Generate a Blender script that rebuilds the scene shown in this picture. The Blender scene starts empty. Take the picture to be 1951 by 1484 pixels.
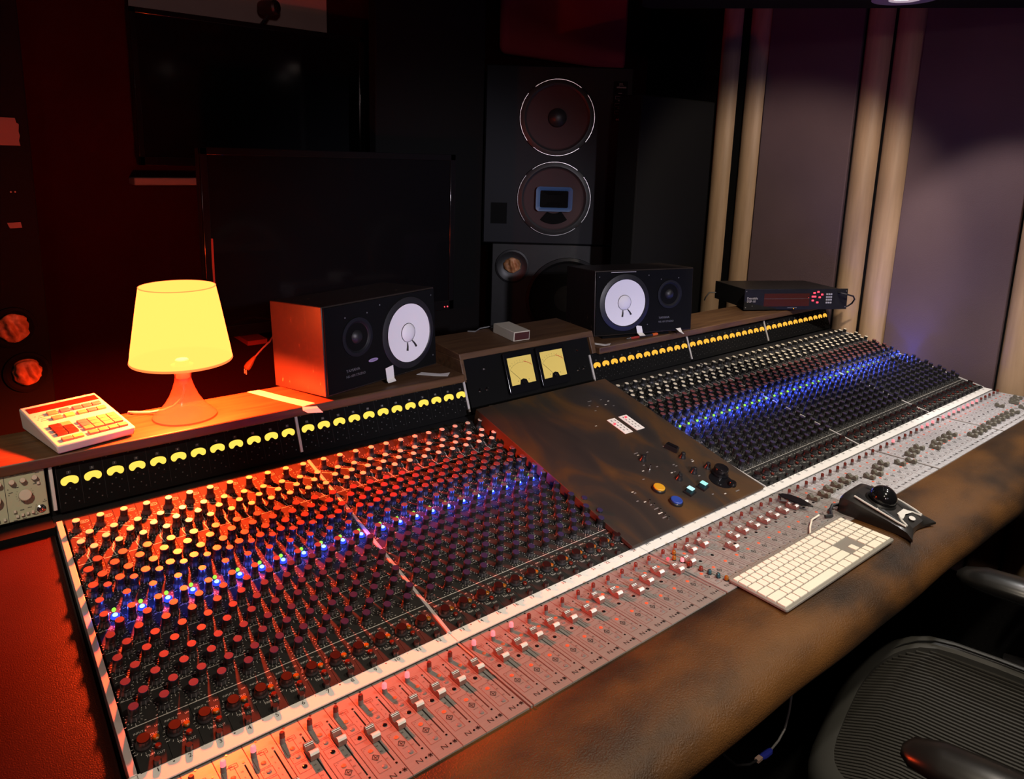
import bpy, bmesh, math, random
import numpy as np
from mathutils import Matrix, Vector
rad = math.radians
random.seed(7)
scene = bpy.context.scene
COL = scene.collection

# ------------------------------------------------------------------ camera
FOC, PW, PH = 1376.65, 1951, 1484
cd = bpy.data.cameras.new('camera')
cd.sensor_fit = 'HORIZONTAL'; cd.sensor_width = 36.0
cd.lens = FOC / PW * 36.0
cd.shift_x = 21.246 / PW
cd.shift_y = -164.87 / PW
cd.clip_start = 0.02
cam = bpy.data.objects.new('camera', cd); COL.objects.link(cam)
yaw, pitch, roll = rad(51.4134), rad(11.3725), rad(1.6089)
fw = Vector((math.cos(yaw)*math.cos(pitch), math.sin(yaw)*math.cos(pitch), -math.sin(pitch)))
r0 = Vector((math.sin(yaw), -math.cos(yaw), 0)); u0 = r0.cross(fw)
rr = math.cos(roll)*r0 + math.sin(roll)*u0
uu = -math.sin(roll)*r0 + math.cos(roll)*u0
cam.matrix_world = Matrix(((rr.x, uu.x, -fw.x, -0.1434), (rr.y, uu.y, -fw.y, -0.8948), (rr.z, uu.z, -fw.z, 1.592), (0, 0, 0, 1)))
scene.camera = cam

# ------------------------------------------------------------------ world, exposure, lights
w = bpy.data.worlds.new('world'); scene.world = w; w.use_nodes = True
w.node_tree.nodes['Background'].inputs[0].default_value = (0.75, 0.68, 0.9, 1)
w.node_tree.nodes['Background'].inputs[1].default_value = 0.004
vs = scene.view_settings
scene.display_settings.display_device = 'sRGB'
vs.view_transform = 'Standard'; vs.look = 'None'; vs.exposure = 0.0; vs.gamma = 1.0; vs.use_curve_mapping = False
try:
    scene.cycles.use_denoising = True
    scene.cycles.use_light_tree = True
    scene.cycles.max_bounces = 6; scene.cycles.diffuse_bounces = 2; scene.cycles.glossy_bounces = 3
    scene.cycles.transparent_max_bounces = 12; scene.cycles.transmission_bounces = 4
    scene.cycles.sample_clamp_indirect = 4.0; scene.cycles.caustics_reflective = False; scene.cycles.caustics_refractive = False
except Exception:
    pass

def lamp(name, kind, loc, power, color, size=0.05, target=None, angle=110, blend=0.4):
    l = bpy.data.lights.new(name, kind); l.energy = power; l.color = color; l.shadow_soft_size = size
    if kind == 'SPOT':
        l.spot_size = rad(angle); l.spot_blend = blend
    o = bpy.data.objects.new(name, l); COL.objects.link(o); o.location = loc
    if target is not None:
        o.rotation_euler = (Vector(target) - Vector(loc)).to_track_quat('-Z', 'Y').to_euler()
    return o
WARM = (1.0, 0.85, 0.66); NEUT = (1.0, 0.88, 0.76); LAV = (0.93, 0.88, 1.0); PURE = (1.0, 0.96, 0.93); COOL = (1.0, 0.88, 0.80); WASH = (1.0, 0.83, 0.66)
CLOUD_Z = 2.10
DOWNLIGHTS = [  # x, y, power, colour, cone   (recessed in the hanging cloud)
    (0.35, -0.95, 55, WARM, 100, None, 0.35), (1.15, -0.80, 56, WARM, 104, None, 0.35), (1.85, -0.62, 42, NEUT, 112, None, 0.35),
    (1.70, -0.10, 88, WASH, 62, (2.94, 1.15, 0.95), 0.5), (2.24, 0.178, 40, COOL, 66, (2.94, -0.05, 0.90), 0.5),
    (2.30, -0.42, 46, PURE, 84, (2.30, -0.10, 0.8), 0.5)]  # extra downlight, added to brighten the far-right faders
for x, y, pw, c, an, tg_, bl_ in DOWNLIGHTS:
    lamp('downlight_lamp', 'SPOT', (x, y, CLOUD_Z - 0.012), pw, c, 0.035, tg_ or (x, y + 0.05, 0), an, bl_)
lamp('ceiling_spot_lamp', 'SPOT', (-0.60, -0.55, 2.50), 85, WARM, 0.04, (-0.06, 0.62, 0.95), 22, 0.6)
lamp('added_room_fill', 'POINT', (-0.60, -2.20, 2.05), 26, (1.0, 0.74, 0.72), 0.12)  # added fill behind the camera, lifts the upper wall and background
lamp('added_front_fill', 'SPOT', (0.30, -2.30, 1.95), 260, LAV, 0.06, (1.27, 0.80, 1.08), 32, 0.75)  # added frontal fill to brighten the speaker cones, no such fitting known
lamp('table_lamp_bulb', 'POINT', (0.258, 0.708, 1.189), 230, (1.0, 0.052, 0.008), 0.024)

# ------------------------------------------------------------------ materials
MATS = {}
def mat(name, color, rough=0.5, metal=0.0, spec=0.5, emit=None, es=1.0, coat=0.0, alpha=None, trans=0.0):
    if name in MATS: return MATS[name]
    m = bpy.data.materials.new(name); m.use_nodes = True
    b = m.node_tree.nodes['Principled BSDF']
    b.inputs['Base Color'].default_value = (*color, 1); b.inputs['Roughness'].default_value = rough
    b.inputs['Metallic'].default_value = metal; b.inputs['Specular IOR Level'].default_value = spec
    b.inputs['Coat Weight'].default_value = coat; b.inputs['Transmission Weight'].default_value = trans
    if emit is not None:
        b.inputs['Emission Color'].default_value = (*emit, 1); b.inputs['Emission Strength'].default_value = es
    MATS[name] = m; return m
def noisy(name, stops, scale=(1, 1, 1), nscale=6.0, detail=6.0, rough=0.5, metal=0.0, spec=0.5, bump=0.0, bscale=200.0, distortion=0.0, rvar=0.0, coords='Object'):
    """colour ramp over object-space noise, optional fine bump"""
    m = bpy.data.materials.new(name); m.use_nodes = True; nt = m.node_tree; N = nt.nodes; L = nt.links
    b = N['Principled BSDF']; tc = N.new('ShaderNodeTexCoord'); mp = N.new('ShaderNodeMapping'); mp.inputs['Scale'].default_value = scale
    L.new(tc.outputs[coords], mp.inputs[0])
    nz = N.new('ShaderNodeTexNoise'); nz.inputs['Scale'].default_value = nscale; nz.inputs['Detail'].default_value = detail; nz.inputs['Distortion'].default_value = distortion
    L.new(mp.outputs[0], nz.inputs[0])
    cr = N.new('ShaderNodeValToRGB'); els = cr.color_ramp.elements
    while len(els) < len(stops): els.new(0.5)
    for e, (p, c) in zip(els, stops): e.position = p; e.color = (*c, 1)
    L.new(nz.outputs[0], cr.inputs[0]); L.new(cr.outputs[0], b.inputs['Base Color'])
    b.inputs['Roughness'].default_value = rough; b.inputs['Metallic'].default_value = metal; b.inputs['Specular IOR Level'].default_value = spec
    if rvar:
        mr = N.new('ShaderNodeMapRange'); mr.inputs['To Min'].default_value = rough - rvar; mr.inputs['To Max'].default_value = rough + rvar
        L.new(nz.outputs[0], mr.inputs[0]); L.new(mr.outputs[0], b.inputs['Roughness'])
    if bump:
        n2 = N.new('ShaderNodeTexNoise'); n2.inputs['Scale'].default_value = bscale; n2.inputs['Detail'].default_value = 3
        L.new(tc.outputs[coords], n2.inputs[0])
        bp = N.new('ShaderNodeBump'); bp.inputs['Strength'].default_value = bump; bp.inputs['Distance'].default_value = 0.002
        L.new(n2.outputs[0], bp.inputs['Height']); L.new(bp.outputs[0], b.inputs['Normal'])
    MATS[name] = m; return m
def glow(name, color, strength=1.0):
    m = bpy.data.materials.new(name); m.use_nodes = True; nt = m.node_tree
    e = nt.nodes.new('ShaderNodeEmission'); e.inputs[0].default_value = (*color, 1); e.inputs[1].default_value = strength
    nt.links.new(e.outputs[0], nt.nodes['Material Output'].inputs[0]); MATS[name] = m; return m

M_black = mat('satin_black', (0.012, 0.012, 0.013), 0.45)
M_blackm = mat('matt_black', (0.0035, 0.0035, 0.0036), 0.85, spec=0.1)
M_gloss = mat('gloss_black', (0.006, 0.006, 0.007), 0.12)
M_panel = noisy('console_charcoal', [(0.3, (0.0145, 0.014, 0.013)), (0.7, (0.022, 0.021, 0.0195))], nscale=30, rough=0.75, spec=0.15)
M_plast = mat('black_knob_plastic', (0.012, 0.012, 0.013), 0.28)
M_skirt = mat('grey_knob_skirt', (0.035, 0.035, 0.038), 0.3)
M_cream = mat('cream_cap', (0.62, 0.55, 0.42), 0.4)
M_rose = mat('dusky_rose_cap', (0.125, 0.034, 0.036), 0.4)
M_slate = mat('slate_cap', (0.022, 0.019, 0.060), 0.3)
M_grey = mat('grey_cap', (0.075, 0.055, 0.085), 0.35)
M_maroon = mat('maroon_cap', (0.014, 0.0035, 0.0035), 0.6, spec=0.08)
M_print = mat('white_print', (0.46, 0.44, 0.40), 0.6)
M_dim = mat('grey_print', (0.13, 0.13, 0.13), 0.6)
M_ink = mat('dark_ink', (0.02, 0.016, 0.014), 0.7)
M_redink = mat('red_brown_ink', (0.17, 0.045, 0.03), 0.7)
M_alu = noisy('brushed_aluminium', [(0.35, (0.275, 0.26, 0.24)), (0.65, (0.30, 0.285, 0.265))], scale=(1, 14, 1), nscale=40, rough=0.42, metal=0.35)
M_aluC = noisy('aluminium_centre_brightened', [(0.35, (0.325, 0.31, 0.295)), (0.65, (0.35, 0.335, 0.32))], scale=(1, 14, 1), nscale=40, rough=0.42, metal=0.3)  # same aluminium, lightened to paint in the stronger light at the centre
M_aluR = noisy('aluminium_right_brightened', [(0.35, (0.54, 0.54, 0.56)), (0.65, (0.58, 0.58, 0.60))], scale=(1, 14, 1), nscale=40, rough=0.42, metal=0.3)  # same aluminium again, palest: brighter light and sheen on the right painted in
M_rail = mat('aluminium_rail', (0.55, 0.52, 0.50), 0.4, 0.35)
M_ringch = mat('dull_chrome', (0.45, 0.45, 0.46), 0.25, 1.0)
M_chrome = mat('chrome', (0.8, 0.8, 0.8), 0.15, 1.0)
M_silver = mat('silver_cap', (0.72, 0.72, 0.70), 0.3)
M_capgrey = mat('grey_cap_plastic', (0.20, 0.19, 0.155), 0.4); M_capdark = mat('dark_cap_plastic', (0.12, 0.115, 0.09), 0.4)
M_saddle = mat('smoky_red_saddle', (0.20, 0.10, 0.085), 0.25)
M_white = mat('white_strip', (0.80, 0.78, 0.74), 0.55)
M_tape = mat('white_tape', (0.75, 0.72, 0.66), 0.6)
M_amber = mat('amber_button', (0.24, 0.075, 0.006), 0.25, spec=0.4)
M_red = mat('red_button', (0.11, 0.012, 0.006), 0.25, spec=0.4)
M_orange = mat('orange_flat', (0.70, 0.12, 0.05), 0.45)
M_greyb = mat('grey_button', (0.17, 0.16, 0.16), 0.4)
M_teal = mat('teal_button', (0.01, 0.05, 0.06), 0.3)
M_darkred = mat('dark_red_lens', (0.15, 0.022, 0.014), 0.2, spec=0.6)
M_litred = mat('lit_red_lens', (0.8, 0.2, 0.2), 0.3, emit=(1.0, 0.16, 0.20), es=1.25)
M_beanA = glow('meter_glow', (1.25, 0.84, 0.11), 1.0); M_beanB = glow('amber_meter_glow', (1.2, 0.56, 0.06), 1.0)
M_ledg = glow('green_led', (0.28, 1.0, 0.06), 1.7)
M_ledb = glow('blue_led', (0.30, 0.60, 1.0), 2.6); M_ledh = glow('blue_led_halo', (0.03, 0.06, 1.0), 1.5)
M_ledr = glow('red_led', (1.0, 0.06, 0.08), 2.0)
M_teallit = glow('mint_lit_button', (0.42, 0.95, 0.86), 1.1)
M_icelit = glow('ice_lit_button', (0.55, 0.95, 1.0), 1.1)
M_vu = mat('vu_dial', (0.55, 0.42, 0.10), 0.6, emit=(0.55, 0.40, 0.09), es=0.42)
M_vured = mat('vu_red', (0.6, 0.05, 0.02), 0.6)
M_wood = noisy('walnut_shelf', [(0.25, (0.050, 0.022, 0.009)), (0.5, (0.088, 0.042, 0.017)), (0.75, (0.118, 0.060, 0.024))], scale=(1.2, 14, 14), nscale=5, detail=8, rough=0.5, distortion=0.6)
M_leather = noisy('brown_leather', [(0.30, (0.016, 0.009, 0.005)), (0.42, (0.040, 0.019, 0.007)), (0.55, (0.085, 0.036, 0.0085)), (0.75, (0.125, 0.053, 0.0115))], scale=(1.0, 1.8, 1.8), nscale=4.2, detail=8, rough=0.5, spec=0.27, bump=0.8, bscale=380, rvar=0.07)
M_blank = noisy('brown_coated_panel', [(0.3, (0.014, 0.0026, 0.0018)), (0.7, (0.019, 0.0036, 0.0024))], nscale=8, rough=0.30, spec=0.5, bump=0.25, bscale=600)
M_rust = noisy('rust_painted_steel', [(0.30, (0.014, 0.0125, 0.0125)), (0.46, (0.024, 0.018, 0.0145)), (0.55, (0.050, 0.025, 0.0100)), (0.70, (0.078, 0.037, 0.0115))], scale=(2.2, 1.0, 1.0), nscale=3.6, detail=7, rough=0.55, spec=0.25, distortion=0.8, rvar=0.08)
M_maple = noisy('maple_half_round', [(0.3, (0.36, 0.235, 0.135)), (0.7, (0.46, 0.31, 0.185))], scale=(10, 10, 0.7), nscale=6, detail=6, rough=0.55, coords='Object')
M_fabric = noisy('mauve_fabric', [(0.3, (0.110, 0.074, 0.080)), (0.7, (0.130, 0.088, 0.095))], nscale=3, rough=0.95, spec=0.1, bump=0.5, bscale=500)
M_wallred = noisy('maroon_wall', [(0.3, (0.024, 0.0016, 0.0024)), (0.7, (0.031, 0.0022, 0.0032))], nscale=4, rough=0.95, spec=0.05)
M_padred = noisy('maroon_pad_fabric', [(0.3, (0.40, 0.040, 0.068)), (0.7, (0.48, 0.052, 0.080))], nscale=5, rough=0.95, spec=0.05)
M_plaster = noisy('dim_plaster', [(0.3, (0.42, 0.30, 0.28)), (0.7, (0.52, 0.40, 0.35))], nscale=2.5, rough=0.9)
M_sill = mat('pale_sill', (0.22, 0.19, 0.18), 0.7)
M_floor = noisy('black_carpet', [(0.45, (0.006, 0.006, 0.006)), (0.68, (0.011, 0.011, 0.010)), (0.78, (0.05, 0.05, 0.045))], nscale=90, rough=0.95, spec=0.1, bump=0.5)
M_ceil = mat('dark_ceiling', (0.012, 0.010, 0.012), 0.95, spec=0.05)
M_tv = mat('screen_glass', (0.004, 0.004, 0.005), 0.10)
M_cabinet = noisy('black_ash_cabinet', [(0.3, (0.006, 0.006, 0.0065)), (0.7, (0.010, 0.010, 0.011))], nscale=40, rough=0.5, spec=0.25)
M_spkface = mat('blue_black_baffle', (0.0095, 0.010, 0.013), 0.6, spec=0.15)
M_cone = mat('white_paper_cone', (0.80, 0.78, 0.78), 0.65)
M_conedk = mat('dark_paper_cone', (0.060, 0.038, 0.039), 0.8, spec=0.1)
M_blue = mat('blue_horn', (0.035, 0.09, 0.21), 0.45)
M_amberfoil = noisy('amber_crumpled_foam', [(0.3, (0.16, 0.06, 0.02)), (0.55, (0.36, 0.16, 0.06)), (0.75, (0.62, 0.38, 0.22))], nscale=40, rough=0.6, bump=1.0, bscale=80)
M_worn = noisy('worn_black_paint', [(0.60, (0.020, 0.014, 0.012)), (0.70, (0.032, 0.020, 0.015)), (0.74, (0.25, 0.16, 0.10))], scale=(1, 1, 0.35), nscale=70, detail=4, rough=0.4)
M_keys = mat('white_keys', (0.74, 0.70, 0.58), 0.5)
M_kbase = mat('pale_aluminium_base', (0.20, 0.19, 0.165), 0.5)
M_tbdark = mat('trackball_black', (0.010, 0.010, 0.010), 0.3)
M_tbgrey = mat('trackball_graphite', (0.018, 0.017, 0.016), 0.30)
M_tbsil = mat('trackball_silver', (0.58, 0.57, 0.54), 0.4)
M_rubber = mat('armrest_rubber', (0.006, 0.0058, 0.0055), 0.3, spec=0.35)
M_chair = mat('graphite_frame', (0.034, 0.034, 0.031), 0.5, spec=0.3)
M_weave = mat('dark_mesh_weave', (0.022, 0.021, 0.018), 0.65, spec=0.2)
M_remote = mat('ivory_plastic', (0.62, 0.56, 0.52), 0.5)
M_key_pink = mat('pink_key', (0.42, 0.11, 0.13), 0.5)
M_key_tan = mat('tan_key', (0.42, 0.22, 0.13), 0.5)
M_key_yel = mat('yellow_key', (0.62, 0.40, 0.14), 0.5)
M_key_dark = mat('brown_key', (0.06, 0.02, 0.015), 0.4)
M_win = mat('smoked_window', (0.05, 0.012, 0.008), 0.25)
M_sage = mat('sage_faceplate', (0.36, 0.36, 0.24), 0.6)
M_sageknob = mat('pale_knob', (0.52, 0.46, 0.36), 0.5)
M_penred = mat('red_pen', (0.30, 0.03, 0.02), 0.3)
M_penor = mat('orange_pen_end', (0.55, 0.10, 0.02), 0.3)
M_bluecap = mat('blue_button', (0.015, 0.045, 0.26), 0.4)
M_yelcap = mat('yellow_button', (0.52, 0.27, 0.012), 0.4)
M_blueplug = mat('blue_plug', (0.02, 0.03, 0.30), 0.4)
M_greycable = mat('grey_cable', (0.12, 0.12, 0.12), 0.5)

def mk_shade(name, e, tr):
    m = bpy.data.materials.new(name); m.use_nodes = True; nt = m.node_tree; N = nt.nodes; L = nt.links
    t = N.new('ShaderNodeBsdfTransparent'); t.inputs[0].default_value = (tr, tr, tr, 1)
    em = N.new('ShaderNodeEmission'); em.inputs[0].default_value = (*e, 1)
    ad = N.new('ShaderNodeAddShader'); L.new(t.outputs[0], ad.inputs[0]); L.new(em.outputs[0], ad.inputs[1])
    L.new(ad.outputs[0], N['Material Output'].inputs[0]); MATS[name] = m; return m
M_shade = mk_shade('lit_lampshade', (6.6, 0.87, 0.15), 0.04)
M_shaderim = mk_shade('lit_shade_rim', (2.0, 0.30, 0.07), 0.15)
def mk_clear(name, tint, gl=0.12):
    m = bpy.data.materials.new(name); m.use_nodes = True; nt = m.node_tree; N = nt.nodes; L = nt.links
    t = N.new('ShaderNodeBsdfTransparent'); t.inputs[0].default_value = (*tint, 1)
    g = N.new('ShaderNodeBsdfPrincipled'); g.inputs['Base Color'].default_value = (*tint, 1); g.inputs['Roughness'].default_value = 0.15
    mx = N.new('ShaderNodeMixShader'); mx.inputs[0].default_value = gl
    L.new(t.outputs[0], mx.inputs[1]); L.new(g.outputs[0], mx.inputs[2]); L.new(mx.outputs[0], N['Material Output'].inputs[0]); MATS[name] = m; return m
M_clear = mk_clear('clear_orange_plastic', (0.93, 0.55, 0.45), 0.14)

# ------------------------------------------------------------------ mesh builder
I4 = Matrix.Identity(4)
def TR(x=0, y=0, z=0): return Matrix.Translation((x, y, z))
def RZ(a): return Matrix.Rotation(a, 4, 'Z')
def RX(a): return Matrix.Rotation(a, 4, 'X')
def RY(a): return Matrix.Rotation(a, 4, 'Y')
class MB:
    def __init__(s): s.v = []; s.f = []; s.m = []; s.mats = []
    def mi(s, m):
        if m not in s.mats: s.mats.append(m)
        return s.mats.index(m)
    def add(s, vs, fs, m, T=None):
        b = len(s.v)
        if T is not None: vs = [T @ Vector(p) for p in vs]
        s.v += [tuple(p) for p in vs]
        k = s.mi(m) if not isinstance(m, list) else None
        for i, f in enumerate(fs):
            s.f.append([b + q for q in f]); s.m.append(k if k is not None else s.mi(m[i]))
        return s
    def box(s, x0, x1, y0, y1, z0, z1, m, T=None):
        vs = [(x0, y0, z0), (x1, y0, z0), (x1, y1, z0), (x0, y1, z0), (x0, y0, z1), (x1, y0, z1), (x1, y1, z1), (x0, y1, z1)]
        return s.add(vs, [(3, 2, 1, 0), (4, 5, 6, 7), (0, 1, 5, 4), (1, 2, 6, 5), (2, 3, 7, 6), (3, 0, 4, 7)], m, T)
    def quad(s, x0, x1, y0, y1, z, m, T=None):
        return s.add([(x0, y0, z), (x1, y0, z), (x1, y1, z), (x0, y1, z)], [(0, 1, 2, 3)], m, T)
    def line(s, pts, wd, z, m, T=None):
        for (ax, ay), (bx, by) in zip(pts, pts[1:]):
            d = math.hypot(bx-ax, by-ay) or 1e-9; nx, ny = -(by-ay)/d*wd/2, (bx-ax)/d*wd/2
            s.add([(ax-nx, ay-ny, z), (bx-nx, by-ny, z), (bx+nx, by+ny, z), (ax+nx, ay+ny, z)], [(0, 1, 2, 3)], m, T)
        return s
    def rect(s, x0, x1, y0, y1, wd, z, m, T=None):
        return s.line([(x0, y0), (x1, y0), (x1, y1), (x0, y1), (x0, y0)], wd, z, m, T)
    def lathe(s, prof, n, mats, T=None, cap0=False, cap1=True, sx=1.0, sy=1.0):
        vs = []; fs = []; ms = []
        for r, z in prof:
            for k in range(n):
                a = 2*math.pi*k/n; vs.append((r*math.cos(a)*sx, r*math.sin(a)*sy, z))
        one = not isinstance(mats, list)
        for j in range(len(prof)-1):
            for k in range(n):
                k2 = (k+1) % n; fs.append((j*n+k, j*n+k2, (j+1)*n+k2, (j+1)*n+k)); ms.append(mats if one else mats[j])
        if cap1: fs.append(tuple((len(prof)-1)*n+k for k in range(n))); ms.append(mats if one else mats[-1])
        if cap0: fs.append(tuple(n-1-k for k in range(n))); ms.append(mats if one else mats[0])
        return s.add(vs, fs, ms, T)
    def prism(s, pts, z0, z1, m, T=None, mtop=None):
        n = len(pts); vs = [(x, y, z0) for x, y in pts] + [(x, y, z1) for x, y in pts]
        fs = [tuple(range(n-1, -1, -1)), tuple(range(n, 2*n))] + [(k, (k+1) % n, n+(k+1) % n, n+k) for k in range(n)]
        ms = [m, mtop or m] + [m]*n
        return s.add(vs, fs, ms, T)
    def poly(s, pts, z, m, T=None): return s.add([(x, y, z) for x, y in pts], [tuple(range(len(pts)))], m, T)
    def disc(s, x, y, r, z, m, n=12, T=None, sy=1.0): return s.poly([(x+r*math.cos(2*math.pi*k/n), y+r*sy*math.sin(2*math.pi*k/n)) for k in range(n)], z, m, T)
    def tube(s, pts, r, m, n=8, T=None, caps=True, rs=None):
        P = [Vector(p) for p in pts]; vs = []; fs = []
        prev = None
        for i, p in enumerate(P):
            d = (P[min(i+1, len(P)-1)] - P[max(i-1, 0)]).normalized()
            if prev is None:
                a = d.cross(Vector((0, 0, 1)))
                if a.length < 1e-3: a = d.cross(Vector((1, 0, 0)))
            else: a = prev - d*prev.dot(d)
            a.normalize(); prev = a; b = d.cross(a); q = rs[i] if rs else r
            for k in range(n):
                t = 2*math.pi*k/n; vs.append(p + a*math.cos(t)*q + b*math.sin(t)*q)
        for i in range(len(P)-1):
            for k in range(n): fs.append((i*n+k, i*n+(k+1) % n, (i+1)*n+(k+1) % n, (i+1)*n+k))
        if caps: fs.append(tuple(range(n-1, -1, -1))); fs.append(tuple((len(P)-1)*n+k for k in range(n)))
        return s.add(vs, fs, m, T)
    def sphere(s, r, m, T=None, nu=20, nv=12, v0=0.0, v1=1.0):
        prof = [(max(1e-5, r*math.sin(math.pi*(1-(v0+(v1-v0)*j/nv)))), r*math.cos(math.pi*(1-(v0+(v1-v0)*j/nv)))) for j in range(nv+1)]
        return s.lathe(prof, nu, m, T, True, True)
    def text(s, txt, size, x, y, z, m, T=None, align='C', rot=0.0):
        vs, fs, wd = glyphs(txt)
        ox = -wd/2 if align == 'C' else 0.0
        c, sn = math.cos(rot), math.sin(rot)
        vv = [(x + size*((px+ox)*c - (py-0.35)*sn), y + size*((px+ox)*sn + (py-0.35)*c), z) for px, py in vs]
        return s.add(vv, fs, m, T)
    def mesh(s, name, ang=32, smooth=True):
        me = bpy.data.meshes.new(name); me.from_pydata(s.v, [], s.f)
        for m in s.mats: me.materials.append(m)
        me.polygons.foreach_set('material_index', s.m)
        if smooth:
            me.polygons.foreach_set('use_smooth', [True]*len(s.f)); me.set_sharp_from_angle(angle=rad(ang))
        me.update(); return me
    def build(s, name, parent=None, M=None, bevel=0.0, ang=32, smooth=True):
        o = bpy.data.objects.new(name, s.mesh(name, ang, smooth)); COL.objects.link(o)
        if parent is not None: o.parent = parent
        if M is not None: o.matrix_local = M
        if bevel:
            b = o.modifiers.new('bevel', 'BEVEL'); b.width = bevel; b.segments = 2; b.limit_method = 'ANGLE'; b.angle_limit = rad(40)
            b.harden_normals = False
        return o
_G = {}
def glyphs(txt):
    if txt in _G: return _G[txt]
    cu = bpy.data.curves.new('t', 'FONT'); cu.body = txt; cu.size = 1.0; cu.resolution_u = 2
    ob = bpy.data.objects.new('t', cu); COL.objects.link(ob)
    dg = bpy.context.evaluated_depsgraph_get(); me = bpy.data.meshes.new_from_object(ob.evaluated_get(dg))
    vs = [(v.co.x, v.co.y) for v in me.vertices]; fs = [tuple(p.vertices) for p in me.polygons]
    x0 = min([v[0] for v in vs] or [0]); wd = max([v[0] for v in vs] or [0]) - x0
    vs = [(a-x0, b) for a, b in vs]
    bpy.data.meshes.remove(me); bpy.data.objects.remove(ob); bpy.data.curves.remove(cu)
    _G[txt] = (vs, fs, wd); return _G[txt]
def inst(me, name, parent, M):
    o = bpy.data.objects.new(name, me); COL.objects.link(o); o.parent = parent; o.matrix_local = M; return o
def thing(name, label, cat, M=None, group=None):
    o = bpy.data.objects.new(name, None); COL.objects.link(o); o.empty_display_size = 0.05
    if M is not None: o.matrix_world = M
    return tag(o, label, cat, group)
def tag(o, label, cat, group=None):
    o['label'] = label; o['category'] = cat
    if group: o['group'] = group
    return o
def struct(o): o['kind'] = 'structure'; return o
def smoothbox(x0, x1, y0, y1, r, n=5):
    pts = []
    for cx, cy, a in ((x1-r, y0+r, -90), (x1-r, y1-r, 0), (x0+r, y1-r, 90), (x0+r, y0+r, 180)):
        for k in range(n+1):
            t = rad(a + 90*k/n); pts.append((cx + r*math.cos(t), cy + r*math.sin(t)))
    return pts

# ------------------------------------------------------------------ room shell
struct(MB().box(-1.6, 2.99, -2.6, 1.95, -0.05, 0.0, M_floor).build('floor', smooth=False))
struct(MB().box(-1.6, 2.99, -2.6, 1.95, 2.62, 2.70, M_ceil).build('ceiling', smooth=False))
wb = MB()
wb.box(-1.6, 0.435, 1.80, 1.90, 0, 2.62, M_wallred)
wb.box(0.435, 1.13, 1.80, 1.90, 0, 1.55, M_wallred)
wb.box(1.13, 2.99, 1.80, 1.90, 0, 2.62, M_wallred)
struct(wb.build('wall_back', smooth=False))
struct(MB().box(0.435, 1.13, 1.815, 1.87, 1.55, 2.62, M_plaster).build('wall_niche', smooth=False))
struct(MB().box(0.40, 0.90, 1.72, 1.81, 1.470, 1.495, M_sill).build('trim_1', bevel=0.004))
struct(MB().box(1.295, 1.338, 1.775, 1.80, 1.45, 1.92, M_sill).build('trim_2', smooth=False))
struct(MB().box(-1.62, -1.55, -2.6, 1.9, 0, 2.62, M_wallred).build('wall_left', smooth=False))
struct(MB().box(-1.6, 2.99, -2.66, -2.6, 0, 2.62, M_wallred).build('wall_front', smooth=False))
struct(MB().box(2.965, 3.05, -2.6, 1.9, 0, 2.62, M_blackm).build('wall_right', smooth=False))
n = 10
PAIRS = [1.284, 1.131, 0.585, 0.4655, -0.0675, -0.187]
for y in PAIRS:
    hb = MB(); rr_ = 0.0575
    hb.lathe([(rr_, 0.0), (rr_, 2.615)], 32, M_maple, None, True, True)
    o = struct(hb.build('trim_3', None, TR(2.985, y, 0)))
    o.name = 'trim_%d' % (3 + PAIRS.index(y))
for i, (ya, yb) in enumerate(((0.645, 1.070), (-0.008, 0.406), (-0.95, -0.248))):
    o = MB().box(2.945, 2.965, ya, yb, 0.02, 2.60, M_fabric).build('acoustic_panel', bevel=0.004)
    tag(o, ('mauve fabric wall panel behind the black effects processor', 'mauve fabric wall panel beyond the end of the knob bank', 'mauve fabric wall panel past the last pale wooden half-round')[i], 'wall panel')

# ------------------------------------------------------------------ console frames
P = 0.0395; G = 0.008; CW = 0.4817
XL = lambda i: (i-0.5)*P + ((i-1)//12)*G
XR_ = lambda i: 24*P + G + CW + (i-0.5)*P + ((i-1)//12)*G
CX = [XL(i) for i in range(1, 25)] + [XR_(i) for i in range(1, 37)]
FX = [XL(i) for i in range(1, 25)] + [24*P + G + 0.004 + (i-0.5)*P for i in range(1, 13)] + [XR_(i) for i in range(1, 37)]
XEND = XR_(36) + P/2 + 0.010
def frame(o, y):
    y = Vector(y).normalized(); x = Vector((1, 0, 0)); z = x.cross(y)
    return Matrix(((x.x, y.x, z.x, o[0]), (x.y, y.y, z.y, o[1]), (x.z, y.z, z.z, o[2]), (0, 0, 0, 1)))
KF = lambda x: frame((x, 0, 0.803), (0, 0.567, 0.106))
BF = lambda x: frame((x, 0.6013, 0.9142), (0, 0.374, 0.927))
FF = lambda x: frame((x, -0.0265, 0.799), (0, 0.1885, -0.0090))
console = thing('mixing_console', 'long analogue mixing console with knob banks, white strip, faders and brown leather armrest', 'mixing console')

cb = MB()
prof = [(-0.19, 0.775), (0.0, 0.780), (0.57, 0.885), (0.61, 0.905), (0.640, 0.985), (0.79, 0.985), (0.79, 0.55), (0.35, 0.45), (-0.18, 0.66)]
for xa, xb in ((-0.016, XEND),):
    nn = len(prof); vs = [(xa, y, z) for y, z in prof] + [(xb, y, z) for y, z in prof]
    cb.add(vs, [tuple(range(nn)), tuple(range(2*nn-1, nn-1, -1))] + [(k, nn+k, nn+(k+1) % nn, (k+1) % nn) for k in range(nn)], M_blackm)
cb.build('body', console, smooth=False)
for xl in (0.10, 1.30, 2.55):
    MB().box(xl, xl+0.2, 0.28, 0.72, 0.0, 0.60, M_blackm).build('pedestal', console, bevel=0.006)
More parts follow.
